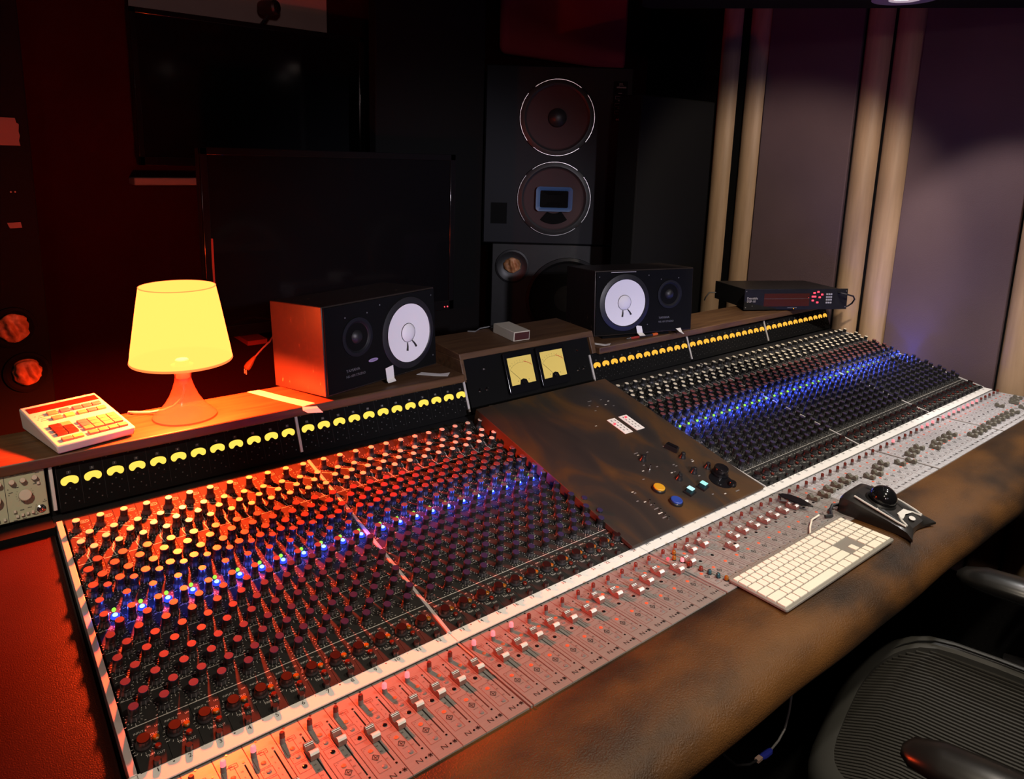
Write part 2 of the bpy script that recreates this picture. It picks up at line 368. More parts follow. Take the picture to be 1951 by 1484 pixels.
# leather armrest
ap = [(-0.211, 0.775), (-0.211, 0.8035), (-0.216, 0.8060), (-0.25, 0.8065), (-0.30, 0.8055), (-0.335, 0.8010), (-0.362, 0.7920), (-0.382, 0.7780), (-0.393, 0.7600), (-0.394, 0.7400), (-0.386, 0.7240), (-0.370, 0.7140), (-0.33, 0.7080), (-0.18, 0.7000)]
xs = np.linspace(-0.55, XEND + 0.02, 60)
ab = MB(); vs = []; fs = []
for x in xs:
    wv = 0.0012*math.sin(x*9.0) + 0.001*math.sin(x*21+1)
    for j, (y, z) in enumerate(ap): vs.append((x, y + (wv if j > 1 else 0)*1.2, z + (wv*0.6 if 2 < j < 9 else 0)))
k = len(ap)
for i in range(len(xs)-1):
    for j in range(k-1): fs.append((i*k+j, i*k+j+1, (i+1)*k+j+1, (i+1)*k+j))
ab.add(vs, fs, M_leather); ab.add([vs[j] for j in range(k)], [tuple(range(k-1, -1, -1))], M_leather); ab.add(vs[-k:], [tuple(range(k))], M_leather)
arm = ab.build('armrest', console, ang=60); arm['label'] = 'mottled brown leather armrest rolled over the front edge'
# scribble strip
sb = MB(); sb.box(-0.35, XEND, -0.0265, 0.002, 0.795, 0.8022, M_white)
for i, x in enumerate(FX):
    lab = str(i+1) if i < 24 else (str(i-23) if i < 36 else str(i-11))
    if i == 24: lab = 'M1'
    sb.text(lab, 0.0105, x, -0.0060, 0.8026, M_ink)
    if i % 3 != 1: sb.disc(x + P*0.5, -0.004, 0.0008 if i % 2 else 0.0013, 0.8026, M_ink, 8)
for x in (-0.004, 12*P + G/2, 24*P+G, 24*P+G+CW, XR_(12)+P/2+G/2, XR_(24)+P/2+G/2): sb.line([(x, -0.0265), (x, 0.002)], 0.0006, 0.8027, M_dim)
sb.build('scribble_strip', console, smooth=False)['label'] = 'white numbered strip between knobs and faders'
MB().box(-0.35, XEND, -0.0285, -0.0265, 0.792, 0.8000, M_gloss).build('strip_edge', console, smooth=False)

# ------------------------------------------------------------------ knob meshes
def knob_mesh(name, rs, rb, rt, h, cap, n=16, led=False):
    b = MB()
    prof = [(rs, 0.0), (rs, 0.0025), (rs*0.93, 0.0045), (rb, 0.0085), (rb*0.97, 0.0110), (rb*0.90, 0.0113), (rb*0.97, 0.0120), (rt, h-0.0010), (rt*0.93, h)]
    b.lathe(prof, n, [M_plast, M_skirt, M_skirt, M_plast, M_plast, M_plast, M_plast, cap, cap])
    for q in range(8):   # fluted skirt ribs with white ticks
        a = 2*math.pi*(q+0.5)/8; T = RZ(a)
        b.add([(rs*1.04, -0.0006, 0.0008), (rs*1.04, 0.0006, 0.0008), (rb*1.03, 0.0005, 0.0075), (rb*1.03, -0.0005, 0.0075)], [(0, 1, 2, 3)], M_dim, T)
    return b.mesh(name)
KM = {'A': knob_mesh('knob', 0.0098, 0.0068, 0.0066, 0.0235, M_cream), 'C': knob_mesh('knob', 0.0080, 0.0065, 0.0067, 0.0230, M_cream),
      'R': knob_mesh('knob', 0.0080, 0.0070, 0.0078, 0.0225, M_rose), 'G': knob_mesh('knob', 0.0080, 0.0066, 0.0066, 0.0235, M_grey),
      'S': knob_mesh('knob', 0.0082, 0.0070, 0.0070, 0.0230, M_slate)}
tb_ = MB(); tb_.lathe([(0.0104, 0), (0.0104, 0.003), (0.0092, 0.006), (0.0086, 0.013), (0.0078, 0.0142)], 18, [M_plast, M_skirt, M_plast, M_maroon, M_maroon])
KM['T'] = tb_.mesh('knob')
pb_ = MB(); pb_.lathe([(0.0052, 0), (0.0050, 0.006), (0.0042, 0.0085)], 10, M_plast); KM['P'] = pb_.mesh('knob')
KROWS = [(-0.155, 0.5362, 'A'), (0.213, 0.4949, 'C'), (-0.219, 0.4728, 'C'), (0.209, 0.4516, 'C'), (0.170, 0.4158, 'R'), (-0.261, 0.3946, 'R'), (0.169, 0.3738, 'R'), (-0.271, 0.3534, 'R'),
         (0.218, 0.3430, 'G'), (-0.222, 0.3125, 'G'), (-0.223, 0.2786, 'G'), (0.221, 0.2560, 'S'), (-0.230, 0.2312, 'S'), (0.216, 0.2072, 'S'), (-0.232, 0.1825, 'S'), (0.221, 0.1576, 'S'),
         (-0.225, 0.1338, 'S'), (0.219, 0.1085, 'S'), (-0.221, 0.0868, 'S'), (-0.189, 0.0388, 'T'), (0.036, 0.0040, 'P')]
# panel plate and print (shared by every channel)
pl = MB(); pl.box(-P/2+0.0003, P/2-0.0003, 0.0, 0.5745, -0.012, 0.0, M_panel)
PANEL = pl.mesh('channel_strip', smooth=False)
pr = MB(); Zp = 0.0003
for u, v, kd in KROWS:
    x = u*P
    R_ = {'A': 0.0125, 'T': 0.0135, 'P': 0.0}.get(kd, 0.0104)
    if R_:
        nt_ = 13 if kd == 'T' else 11
        for q in range(nt_):
            a = rad(-225 + 270*q/(nt_-1) - 0) + math.pi*0
            ca, sa = math.cos(a), math.sin(a)
            if kd in 'RG' and q in (2, 8): continue
            pr.line([(x+ca*R_*0.90, v+sa*R_*0.90), (x+ca*R_*1.13, v+sa*R_*1.13)], 0.0006, Zp, M_print)
        pr.disc(x, v-R_*1.25, 0.0008, Zp, M_print, 6)
        for sx in (-1, 1):
            pr.quad(x+sx*0.0125-0.0012, x+sx*0.0125+0.0012, v-0.0105, v-0.0095, Zp, M_print)
            pr.disc(x+sx*0.0115, v+0.0085, 0.0006, Zp, M_print, 6)
for v, a, b_ in ((0.2674, -0.47, 0.02), (0.2185, -0.46, 0.10), (0.1687, -0.47, 0.12), (0.121, -0.47, 0.10)): pr.line([(a*P, v), (b_*P, v)], 0.0009, Zp, M_print)
pr.line([(-0.495*P, 0.0722), (0.495*P, 0.0722)], 0.0013, Zp, M_print)
pr.line([(-0.48*P, 0.438), (0.40*P, 0.438)], 0.0012, Zp, M_print)
pr.line([(0.02*P, 0.512), (0.22*P, 0.497), (0.06*P, 0.483), (0.08*P, 0.470), (-0.06*P, 0.457), (0.02*P, 0.438)], 0.0016, Zp, M_print)
pr.line([(-0.40*P, 0.520), (-0.10*P, 0.512), (0.14*P, 0.506)], 0.0014, Zp, M_print)
ov = [(0.25*P + 0.0075*math.cos(2*math.pi*k/16), 0.5585 + 0.0040*math.sin(2*math.pi*k/16)) for k in range(17)]
pr.line(ov, 0.0008, Zp, M_print); pr.text('FILT', 0.0042, 0.25*P, 0.5583, Zp, M_print)
rg = [(0.02*P + 0.0036*math.cos(2*math.pi*k/12), 0.5700 + 0.0028*math.sin(2*math.pi*k/12)) for k in range(13)]
pr.line(rg, 0.0009, Zp, M_dim)
pr.text('INPUT', 0.0046, -0.22*P, 0.0610, Zp, M_print); pr.text('TRIM', 0.0050, -0.08*P, 0.0205, Zp, M_print); pr.text('SOLO', 0.0050, 0.19*P, 0.0500, Zp, M_print)
pr.text('CUT', 0.0050, 0.24*P, 0.0175, Zp, M_print); pr.text('PH', 0.0038, 0.12*P, 0.0640, Zp, M_print); pr.text('LIN', 0.0038, 0.36*P, 0.0610, Zp, M_print)
pr.text('A', 0.0036, -0.44*P, 0.0540, Zp, M_print); pr.text('B', 0.0036, 0.0*P, 0.0600, Zp, M_print); pr.text('O', 0.0036, -0.47*P, 0.0460, Zp, M_print)
for q in range(26):
    v = 0.09 + 0.018*q; s_ = 1 if q % 2 else -1
    pr.disc(s_*0.40*P, v+0.004, 0.0009, Zp, M_print, 6); pr.quad(s_*0.02*P-0.0016, s_*0.02*P+0.0016, v, v+0.0009, Zp, M_print)
    pr.quad(s_*0.41*P-0.0013, s_*0.41*P+0.0013, v-0.004, v-0.0031, Zp, M_print)
    if 4 < q < 22: pr.line([(0.38*P, v+0.006), (0.46*P, v+0.0075)], 0.0006, Zp, M_print)
PRINT = pr.mesh('panel_print', smooth=False)
def btn_mesh(name, r, h, m, hb=0.0015, n=12):
    b = MB(); b.lathe([(r*1.15, 0), (r*1.15, hb), (r, hb), (r, h*0.8), (r*0.7, h)], n, [M_plast, M_plast, m, m, m]); return b.mesh(name)
SOLO = btn_mesh('solo_button', 0.0044, 0.0050, M_amber); CUT = btn_mesh('cut_button', 0.0042, 0.0050, M_red)
LEDM = {}
for nm_, m_ in (('g', M_ledg), ('b', M_ledb), ('r', M_ledr)):
    b = MB(); b.sphere(0.0042 if nm_ == 'b' else 0.0033, m_, TR(0, 0, 0.0030), 12, 8)
    if nm_ == 'b': b.lathe([(0.0070, 0.0), (0.0066, 0.0028), (0.0040, 0.0038)], 14, M_ledh)  # glowing collar imitates the haze of light around each blue LED
    LEDM[nm_] = b.mesh('indicator_light')
far = {'v': [], 'f': [], 'm': [], 'mats': []}
bank = MB()
def bank_add(me, M):
    vs = [M @ v.co for v in me.vertices]
    bank.add(vs, [tuple(p.vertices) for p in me.polygons], [me.materials[p.material_index] for p in me.polygons])
nk = 0
panels = []
for ci, x in enumerate(CX):
    ch = inst(PANEL, 'channel_strip', console, KF(x)); panels.append(ch)
    inst(PRINT, 'panel_print', ch, I4)
    inst(SOLO, 'solo_button', ch, TR(0.218*P, 0.0412, 0)); inst(CUT, 'cut_button', ch, TR(0.205*P, 0.0269, 0))
    rs_ = random.Random(ci)
    for u, v, kd in KROWS:
        T = TR(u*P, v, 0) @ RZ(rs_.uniform(-2.2, 2.2))
        if nk < 300: inst(KM[kd], 'knob', ch, T); nk += 1
        else: bank_add(KM[kd], KF(x) @ T)
    left = ci < 24
    if not (ci >= 24 and (ci-24) in (31, 32)):
        inst(LEDM['g'], 'indicator_light', ch, TR(0.229*P, 0.3020, 0.001))
        inst(LEDM['b'], 'indicator_light', ch, TR(0.212*P, 0.2888, 0.001)) if left else None
        pw = 0.11 if left else 0.19
        lo = lamp('blue_led_light', 'POINT', (0, 0, 0), pw, (0.045, 0.085, 1.0), 0.003)
        lo.parent = ch; lo.location = (0.215*P, 0.2890, 0.0105)
    if ci == 23: inst(LEDM['r'], 'indicator_light', ch, TR(0.30*P, 0.034, 0.004))
kb = bank.build('knob_bank', console); kb['kind'] = 'stuff'
# divider rails on the knob plane and bridge
for x, wd in ((-0.0085, 0.0095), (12*P + G/2, 0.0062), (24*P + G*0.5+0.001, 0.005), (24*P+G+CW-0.0035, 0.005), (XR_(12)+P/2+G/2, 0.005), (XR_(24)+P/2+G/2, 0.005), (XEND-0.005, 0.009)):
    MB().box(-wd/2, wd/2, 0.0, 0.575, -0.02, 0.0022, M_rail).build('divider_rail', console, KF(x), bevel=0.0006)
    if 0 < x < XEND-0.02: MB().box(-0.0018, 0.0018, -0.189, 0.0, -0.01, 0.0012, M_alu).build('divider_rail', console, FF(x), bevel=0.0005)
    if x < XEND-0.02: MB().box(-0.0032, 0.0032, 0.002, 0.088, -0.01, 0.0035, M_rail).build('divider_rail', console, BF(x), bevel=0.0008)

# ------------------------------------------------------------------ fader modules
SLOTU = 0.33
fp = MB()
xs0, xs1 = SLOTU*P-0.0011, SLOTU*P+0.0011
h0, h1 = -P/2+0.0003, P/2-0.0003
for a, b_, c, d in ((h0, xs0, -0.1885, 0.0), (xs1, h1, -0.1885, 0.0), (xs0, xs1, -0.036, 0.0), (xs0, xs1, -0.1885, -0.152)):
    fp.box(a, b_, c, d, -0.008, 0.0, M_alu)
fp.box(xs0-0.0005, xs1+0.0005, -0.153, -0.035, -0.0085, -0.005, M_blackm)
FPAN = fp.mesh('fader_panel', smooth=False)
def panel_variant(m):
    me = FPAN.copy()
    for k_, mm in enumerate(me.materials):
        if mm is M_alu: me.materials[k_] = m
    return me
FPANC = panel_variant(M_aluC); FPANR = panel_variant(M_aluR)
fr = MB(); Zf = 0.0003
FLB = [(-0.15, 0.049, 'o'), (-0.14, 0.0673, 'g'), (-0.13, 0.0882, 'k')]
fr.line([(-0.42*P, -0.0285), (-0.02*P, -0.0285)], 0.0006, Zf, M_redink); fr.rect(-0.40*P, 0.02*P, -0.0575, -0.030, 0.0006, Zf, M_redink)
fr.rect(-0.12*P, 0.14*P, -0.034, -0.026, 0.0006, Zf, M_redink); fr.text('MUTE', 0.0030, 0.01*P, -0.030, Zf, M_ink)
fr.rect(-0.38*P, 0.04*P, -0.0760, -0.0600, 0.0006, Zf, M_redink); fr.rect(-0.38*P, 0.04*P, -0.0965, -0.0790, 0.0006, Zf, M_redink)
fr.rect(-0.34*P, 0.10*P, -0.1600, -0.1080, 0.0006, Zf, M_redink)
for u, v_ in ((-0.30, 0.066), (-0.28, 0.087), (-0.29, 0.113), (-0.22, 0.111)): fr.text('+', 0.0034, u*P, -v_, Zf, M_ink)
fr.text('5', 0.003, -0.33*P, -0.070, Zf, M_dim); fr.text('3', 0.003, -0.24*P, -0.062, Zf, M_dim)
for lab, v_ in (('10', 0.046), ('5', 0.058), ('0', 0.070), ('5', 0.083), ('10', 0.094), ('20', 0.105), ('30', 0.116), ('40', 0.128), ('oo', 0.143)): fr.text(lab, 0.0040, 0.165*P, -v_, Zf, M_ink)
fr.line([(-0.12*P, -0.1265), (0.03*P, -0.1325), (-0.12*P, -0.1385), (-0.24*P, -0.1325), (-0.12*P, -0.1265)], 0.0011, Zf, M_ink)
fr.line([(-0.18*P, -0.1325), (-0.02*P, -0.1325)], 0.0011, Zf, M_ink); fr.line([(-0.12*P, -0.128), (-0.12*P, -0.137)], 0.0009, Zf, M_ink)
fr.line([(-0.20*P, -0.142), (0.0, -0.142)], 0.0005, Zf, M_ink)
fr.line([(-0.12*P, -0.1775), (-0.12*P, -0.1705), (0.06*P, -0.1775), (0.06*P, -0.1705)], 0.0013, Zf, M_ink)
for q in range(3):
    a = math.pi*q/3; fr.line([(0.40*P-0.0036*math.cos(a), -0.174-0.0036*math.sin(a)), (0.40*P+0.0036*math.cos(a), -0.174+0.0036*math.sin(a))], 0.0017, Zf, M_ink)
fr.line([(h0+0.0004, -0.188), (h0+0.0004, -0.001)], 0.0004, Zf, M_redink)
for u, v_ in ((-0.03, 0.0055), (SLOTU, 0.0315), (SLOTU, 0.1575), (0.22, 0.1745)): fr.disc(u*P, -v_, 0.0017, Zf+0.0002, M_chrome, 10)
FPRINT = fr.mesh('panel_print', smooth=False)
def flat_btn(m):
    b = MB(); b.lathe([(0.0034, 0), (0.0034, 0.0006), (0.0029, 0.0009)], 12, m); return b.mesh('flat_button')
FB = {'o': flat_btn(M_orange), 'g': flat_btn(M_greyb), 'k': flat_btn(M_gloss)}
def mute_mesh(m):
    b = MB(); b.lathe([(0.0040, 0), (0.0040, 0.0085), (0.0038, 0.0088), (0.0038, 0.0145), (0.0028, 0.0162)], 12, [M_greyb, m, m, m, m]); return b.mesh('mute_button')
MUTE = {0: mute_mesh(M_darkred), 1: mute_mesh(M_litred)}
def cap_mesh(silver):
    b = MB(); sil = M_silver if silver else M_capgrey; M_saddle = MATS['smoky_red_saddle'] if silver else M_capdark
    side = [(-0.0135, 0.0015), (-0.0135, 0.0090), (-0.0118, 0.0118), (-0.0085, 0.0124), (-0.0050, 0.0105), (-0.0030, 0.0066), (0.0030, 0.0066), (0.0050, 0.0105), (0.0085, 0.0124), (0.0118, 0.0118), (0.0135, 0.0090), (0.0135, 0.0015)]
    nn = len(side); hw = 0.0062
    vs = [(-hw, y, z) for y, z in side] + [(hw, y, z) for y, z in side]
    ms = [M_saddle, M_saddle]; fs = [tuple(range(nn)), tuple(range(2*nn-1, nn-1, -1))]
    for k in range(nn):
        fs.append((k, nn+k, nn+(k+1) % nn, (k+1) % nn)); ms.append(sil if (k in (1, 2, 3, 7, 8, 9)) else M_saddle)
    b.add(vs, fs, ms)
    for yy, zz in ((0.0062, 0.01165), (0.0085, 0.01265), (0.0108, 0.01235)): b.box(-hw*1.01, hw*1.01, yy-0.0004, yy+0.0004, zz-0.0015, zz, M_ink)
    b.box(-0.0008, 0.0008, -0.006, 0.006, -0.006, 0.003, M_blackm)
    return b.mesh('fader_cap', 25)
CAPS = {1: cap_mesh(True), 0: cap_mesh(False)}
CAPW = [.128, .128, .125, .122, .074, .074, .097, .098, .083, .081, .077, .0715, .0745, .0735, .067, .0655, .068, .076, .057, .066, .083, .073, .066, .083] + \
       [.078, .051, .0505, .0975, .073, .0693, .0714, .0716, .0707, .0709, .0732, .075] + \
       [.0801, .0859, .0784, .0775, .0777, .0768, .1028, .1045, .0883, .085, .1112, .1228, .1012, .0959, .0925, .120, .1091, .1077, .1061, .1056, .148, .148, .1474, .1444, .144, .1437, .143, .1437, .1443, .148, .092, .15, .11, .10, .0976, .12]
LIT = {2, 3, 8, 9, 12, 13, 14} | {36+k for k in (14, 19, 20, 21, 23, 24, 25, 26, 27, 28, 29, 30)}
bl = {}
for i, x in enumerate(FX):
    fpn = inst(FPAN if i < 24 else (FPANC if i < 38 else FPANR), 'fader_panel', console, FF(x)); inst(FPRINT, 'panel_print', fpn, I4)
    for u, v_, kd in FLB: inst(FB[kd], 'flat_button', fpn, TR(u*P, -v_, 0))
    inst(FB['o'], 'flat_button', fpn, TR(-0.11*P, -0.119, 0)); inst(FB['g'], 'flat_button', fpn, TR(-0.05*P, -0.153, 0))
    inst(MUTE[1 if i in LIT else 0], 'mute_button', fpn, TR(-0.31*P, -0.0300, 0))
    inst(CAPS[1 if i < 36 else 0], 'fader_cap', fpn, TR(SLOTU*P - 0.003, -CAPW[i], 0.0))
    if i == 24:
        for u, v_, m in ((0.35, 0.0375, M_amber), (-0.1, 0.052, M_amber), (0.08, 0.0675, M_litred), (0.02, 0.0874, M_darkred), (0.12, 0.1112, M_darkred), (0.18, 0.1292, M_teal), (0.25, 0.1473, M_teal), (0.34, 0.1634, M_amber)):
            if m not in bl: bl[m] = btn_mesh('round_button', 0.0040, 0.0095, m, 0.002)
            inst(bl[m], 'round_button', fpn, TR(u*P, -v_, 0))
        inst(LEDM['r'], 'indicator_light', fpn, TR(-0.34*P, -0.0442, 0))

# ------------------------------------------------------------------ meter bridge
bean = [(1, 0), (.95, .34), (.81, .62), (.58, .84), (.3, .965), (0, 1), (-.3, .965), (-.58, .84), (-.81, .62), (-.95, .34), (-1, 0), (-.98, -.40), (-.88, -.76), (-.69, -.97), (-.50, -.97), (-.36, -.78), (-.24, -.55), (-.11, -.40), (0, -.37), (.11, -.40), (.24, -.55), (.36, -.78), (.50, -.97), (.69, -.97), (.88, -.76), (.98, -.40)]
bb = MB(); bb.prism([(a*0.0152, b_*0.0086) for a, b_ in bean][::1], -0.001, 0.0008, M_beanA); BEAN = bb.mesh('meter_window', smooth=False); BEAN2 = BEAN.copy(); BEAN2.materials[0] = M_beanB
for bk in range(5):
    ids = range(12*bk, 12*bk+12); xa = CX[12*bk]-P/2; xb = CX[12*bk+11]+P/2
    mp_ = MB(); mp_.box(-0.001, xb-xa+0.001, -0.004, 0.0905, -0.012, 0.0, M_blackm)
    mpo = mp_.build('meter_panel', console, BF(xa), smooth=False)
    pm = MB()
    for ci in ids:
        lx = CX[ci]-xa
        inst(BEAN if ci < 24 else BEAN2, 'meter_window', mpo, TR(lx+0.0008, 0.0525, 0))
        num = str(ci+1)
        pm.quad(lx-0.0030, lx+0.0045, 0.0645, 0.0705, 0.0003, M_black); pm.text(num, 0.0050, lx+0.0008, 0.0680, 0.0006, M_print if ci < 24 else M_dim)
        for q, (du, dv) in enumerate(((-0.3, 0.083), (0.25, 0.033), (-0.2, 0.028), (0.1, 0.019), (-0.28, 0.012), (0.3, 0.010), (0.0, 0.038))):
            pm.disc(lx+du*P, dv, 0.0016, 0.0004, M_black, 8); pm.disc(lx+du*P, dv, 0.0006, 0.0005, M_dim, 6)
        pm.line([(lx-P/2, 0.004), (lx-P/2, 0.089)], 0.0004, 0.0003, M_black)
    inst(pm.mesh('panel_print', smooth=False), 'panel_print', mpo, I4)
# wooden shelves on the bridge
def shelf(xa, xb, name='wooden_shelf'):
    b = MB(); b.box(xa, xb, 0.622, 0.797, 0.995, 1.017, M_wood); return b.build(name, console, bevel=0.003)
shelf(-0.75, 0.951); shelf(1.468, 2.86)
MB().box(-0.02, XEND, 0.560, 0.607, 0.885, 0.9035, M_black).build('bridge_ledge', console, smooth=False)
# VU housing
vh = MB()
Xa, Xb = 0.957, 1.4655
F0 = BF(0)
def bp(x, s, h=0): return F0 @ Vector((x, s, h))
t0 = bp(0, 0.160); 
vh.add([(Xa, 0.6615, 1.0635), (Xb+0.006, 0.6615, 1.0635), (Xb+0.006, 0.83, 1.0735), (Xa, 0.83, 1.0735), (Xa, 0.655, 1.047), (Xb+0.006, 0.655, 1.047), (Xb+0.006, 0.83, 1.047), (Xa, 0.83, 1.047)],
       [(0, 1, 2, 3), (7, 6, 5, 4), (0, 4, 5, 1), (1, 5, 6, 2), (2, 6, 7, 3), (3, 7, 4, 0)], M_wood)
for xa_, xb_ in ((Xa, Xa+0.012), (Xb-0.014, Xb+0.006)):
    vh.add([(xa_, 0.633, 0.990), (xb_, 0.633, 0.990), (xb_, 0.83, 0.90), (xa_, 0.83, 0.90), (xa_, 0.656, 1.048), (xb_, 0.656, 1.048), (xb_, 0.83, 1.048), (xa_, 0.83, 1.048)],
           [(0, 1, 5, 4), (1, 2, 6, 5), (2, 3, 7, 6), (3, 0, 4, 7), (3, 2, 1, 0), (4, 5, 6, 7)], M_wood)
vhous = vh.build('vu_housing', console, bevel=0.002)
vf = MB(); vf.box(0.0, 0.478, -0.004, 0.1445, -0.012, -0.001, M_blackm); vf.build('vu_faceplate', vhous, BF(0.964), smooth=False)
for k_, xc in enumerate((1.151, 1.274)):
    sc = 0.0845
    v_ = MB(); v_.prism(smoothbox(-0.0555, 0.0555, -0.062, 0.056, 0.006), -0.001, 0.010, M_gloss)
    vo = v_.build('vu_meter', vhous, BF(xc) @ TR(0, 0.084, 0), bevel=0.0012)
    d = MB(); d.poly([(-0.0445, -0.0385), (-0.015, -0.0385), (-0.011, -0.027), (0.0, -0.0235), (0.011, -0.027), (0.016, -0.0385), (0.0445, -0.0385), (0.0445, 0.0405), (-0.0445, 0.0405)], 0.0104, M_vu)
    arc = lambda r_, a: (r_*math.sin(rad(a)), -0.036 + r_*math.cos(rad(a)))
    d.line([arc(0.062, 12+3*q) for q in range(11)], 0.0016, 0.0106, M_vured)
    d.line([arc(0.059, -44+4*q) for q in range(15)], 0.0004, 0.0106, M_ink)
    for q, lab in enumerate(('20', '10', '7', '5', '3', '2', '1', '0', '1', '2', '3')):
        a = -44 + 8.8*q
        d.line([arc(0.059, a), arc(0.0615, a)], 0.0005, 0.0106, M_ink); px_, py_ = arc(0.066, a); d.text(lab, 0.0042, px_, py_, 0.0106, M_ink, rot=-rad(a))
    for sx in (-1, 1): d.disc(sx*0.020, -0.0285, 0.0013, 0.0107, M_ink, 8)
    inst(d.mesh('vu_dial', smooth=False), 'vu_dial', vo, I4)
    nb = MB(); nb.line([arc(0.010, -44), arc(0.058, -44)], 0.0009, 0.0112, M_ink); nb.lathe([(0.0065, 0.0100), (0.006, 0.0125), (0.003, 0.0135)], 12, M_gloss, TR(0, -0.034, 0)); inst(nb.mesh('needle', smooth=False), 'needle', vo, I4)
kn = MB(); kn.lathe([(0.0062, 0), (0.0055, 0.003), (0.004, 0.006), (0.002, 0.010)], 12, M_chrome)
tg = MB(); tg.lathe([(0.0040, 0), (0.0036, 0.003), (0.0016, 0.004), (0.0013, 0.012), (0.0019, 0.014)], 10, M_chrome, RX(rad(-25)))
jw = kn.mesh('jewel_knob'); tw = tg.mesh('toggle_switch')
for x, s_, me in ((1.027, .107, jw), (1.385, .108, jw), (0.999, .050, tw), (1.023, .050, tw), (1.372, .049, tw), (1.396, .050, tw)): inst(me, me.name.split('.')[0], vhous, BF(x) @ TR(0, s_, -0.001))

# ------------------------------------------------------------------ master panel (rust painted, raised)
MF = frame((0.93, -0.0022, 0.8148), (0, 0.971, 0.237))
ms = MB()
ms.add([(0, -0.006, 0), (0.482, -0.006, 0), (0.482, 0.560, 0), (0.0, 0.560, 0), (0, -0.006, -0.008), (0.482, -0.006, -0.008), (0.482, 0.560, -0.045), (0.0, 0.560, -0.045)],
       [(0, 1, 2, 3), (7, 6, 5, 4), (0, 4, 5, 1), (1, 5, 6, 2), (2, 6, 7, 3), (3, 7, 4, 0)], M_rust)
master = ms.build('master_panel', console, MF, bevel=0.0012)
master['label'] = 'rust-brown raised centre panel with monitor controls'
for k_, pts in enumerate((((0.3105, 0.3805), (0.3400, 0.3805), (0.3395, 0.3105), (0.3095, 0.3105)), ((0.3560, 0.3800), (0.3870, 0.3800), (0.3818, 0.3100), (0.3523, 0.3100)))):
    x0_, x1_ = pts[0][0], pts[1][0]; b = MB(); b.box(x0_, x1_, 0.3105, 0.3805, 0, 0.0012, M_white)
    for ry in range(5):
        for rx in range(2):
            cx_, cy_ = x0_ + 0.0095 + 0.0115*rx, 0.371 - 0.0115*ry - 0.002*rx
            b.quad(cx_-0.0018, cx_+0.0018, cy_-0.0018, cy_+0.0018, 0.0015, M_ink)
            b.quad(cx_-0.0030, cx_+0.0030, cy_+0.0032, cy_+0.0042, 0.0015, M_greyb)
    b.text('C', 0.006, (x0_+x1_)/2+0.004, 0.3145, 0.0015, M_ink)
    po = inst(b.mesh('selector_plate', smooth=False), 'selector_plate', master, I4)
    inst(LEDM['r'], 'indicator_light', po, TR(*((0.3145, 0.3545, 0.0005) if k_ == 0 else (0.3725, 0.3685, 0.0005))))
lb = MB()
for i, (x, y) in enumerate([(0.1393, 0.1246), (0.1420, 0.1190), (0.1249, 0.0958), (0.1399, 0.0861), (0.1451, 0.0723), (0.1464, 0.0574), (0.1431, 0.0421), (0.1409, 0.0279), (0.2695, 0.2342), (0.2688, 0.2258), (0.3029, 0.2255), (0.3826, 0.2302), (0.3686, 0.226), (0.2494, 0.1888), (0.2779, 0.1703), (0.2286, 0.1725), (0.3274, 0.1581), (0.3297, 0.1514), (0.2944, 0.1364), (0.3053, 0.1359), (0.3929, 0.1525), (0.3902, 0.1467), (0.3538, 0.0975), (0.3242, 0.0333), (0.3568, 0.0208), (0.3986, 0.0145), (0.2033, 0.1483), (0.26, 0.3712), (0.335, 0.4746), (0.3756, 0.4694), (0.3919, 0.4556), (0.3177, 0.4568), (0.3373, 0.4442), (0.3689, 0.4436), (0.3882, 0.4302), (0.3156, 0.4301)]):
    L_ = 0.011 if i in (5, 6, 7, 8, 25, 28) else 0.0055
    lb.quad(x-L_/2*1.3, x+L_/2*1.3, y-0.0014, y+0.0014, 0.0005, M_greyb if i % 3 else M_print)
for x, y in ((0.15, 0.082), (0.150, 0.068), (0.149, 0.048), (0.147, 0.033), (0.146, 0.021)):
    q_ = MB(); q_.lathe([(0.0018, 0), (0.0015, 0.004), (0.0022, 0.006)], 8, M_chrome); q_.build('toggle_switch', master, TR(x, y, 0))
inst(lb.mesh('panel_print', smooth=False), 'panel_print', master, I4)['kind'] = 'stuff'
def big_btn(m):
    b = MB(); b.lathe([(0.0165, 0), (0.0165, 0.0050), (0.0150, 0.0062), (0.0138, 0.0062), (0.0138, 0.0088), (0.0122, 0.0098)], 24, [M_plast, M_plast, M_plast, m, m, m]); return b.mesh('round_button')
inst(big_btn(M_yelcap), 'round_button', master, TR(0.2075, 0.104, 0)); inst(big_btn(M_bluecap), 'round_button', master, TR(0.2090, 0.052, 0))
def lit_btn(m):
    b = MB(); b.box(-0.013, 0.013, -0.011, 0.011, 0, 0.004, M_plast); b.prism(smoothbox(-0.0078, 0.0078, -0.0080, 0.0080, 0.002), 0.004, 0.013, M_teal, None, m); return b.mesh('lit_square_button', smooth=False)
inst(lit_btn(M_icelit), 'lit_square_button', master, TR(0.2725, 0.0630, 0) @ RZ(rad(10))); inst(lit_btn(M_teallit), 'lit_square_button', master, TR(0.3222, 0.0625, 0) @ RZ(rad(10)))
b = MB(); b.lathe([(0.0305, 0.0), (0.0305, 0.0012), (0.028, 0.0012)], 32, M_gloss); inst(b.mesh('knob_dish'), 'knob_dish', master, TR(0.3935, 0.0600, 0))
b = MB(); b.lathe([(0.0215, 0), (0.0215, 0.004), (0.0185, 0.007), (0.0180, 0.0180), (0.0165, 0.0205), (0.010, 0.0200)], 28, M_gloss); inst(b.mesh('volume_knob'), 'volume_knob', master, TR(0.4120, 0.0790, 0.001))
b = MB(); b.lathe([(0.0105, 0), (0.0100, 0.006), (0.0085, 0.0095)], 18, M_gloss); inst(b.mesh('round_knob'), 'round_knob', master, TR(0.4035, 0.0355, 0.001))
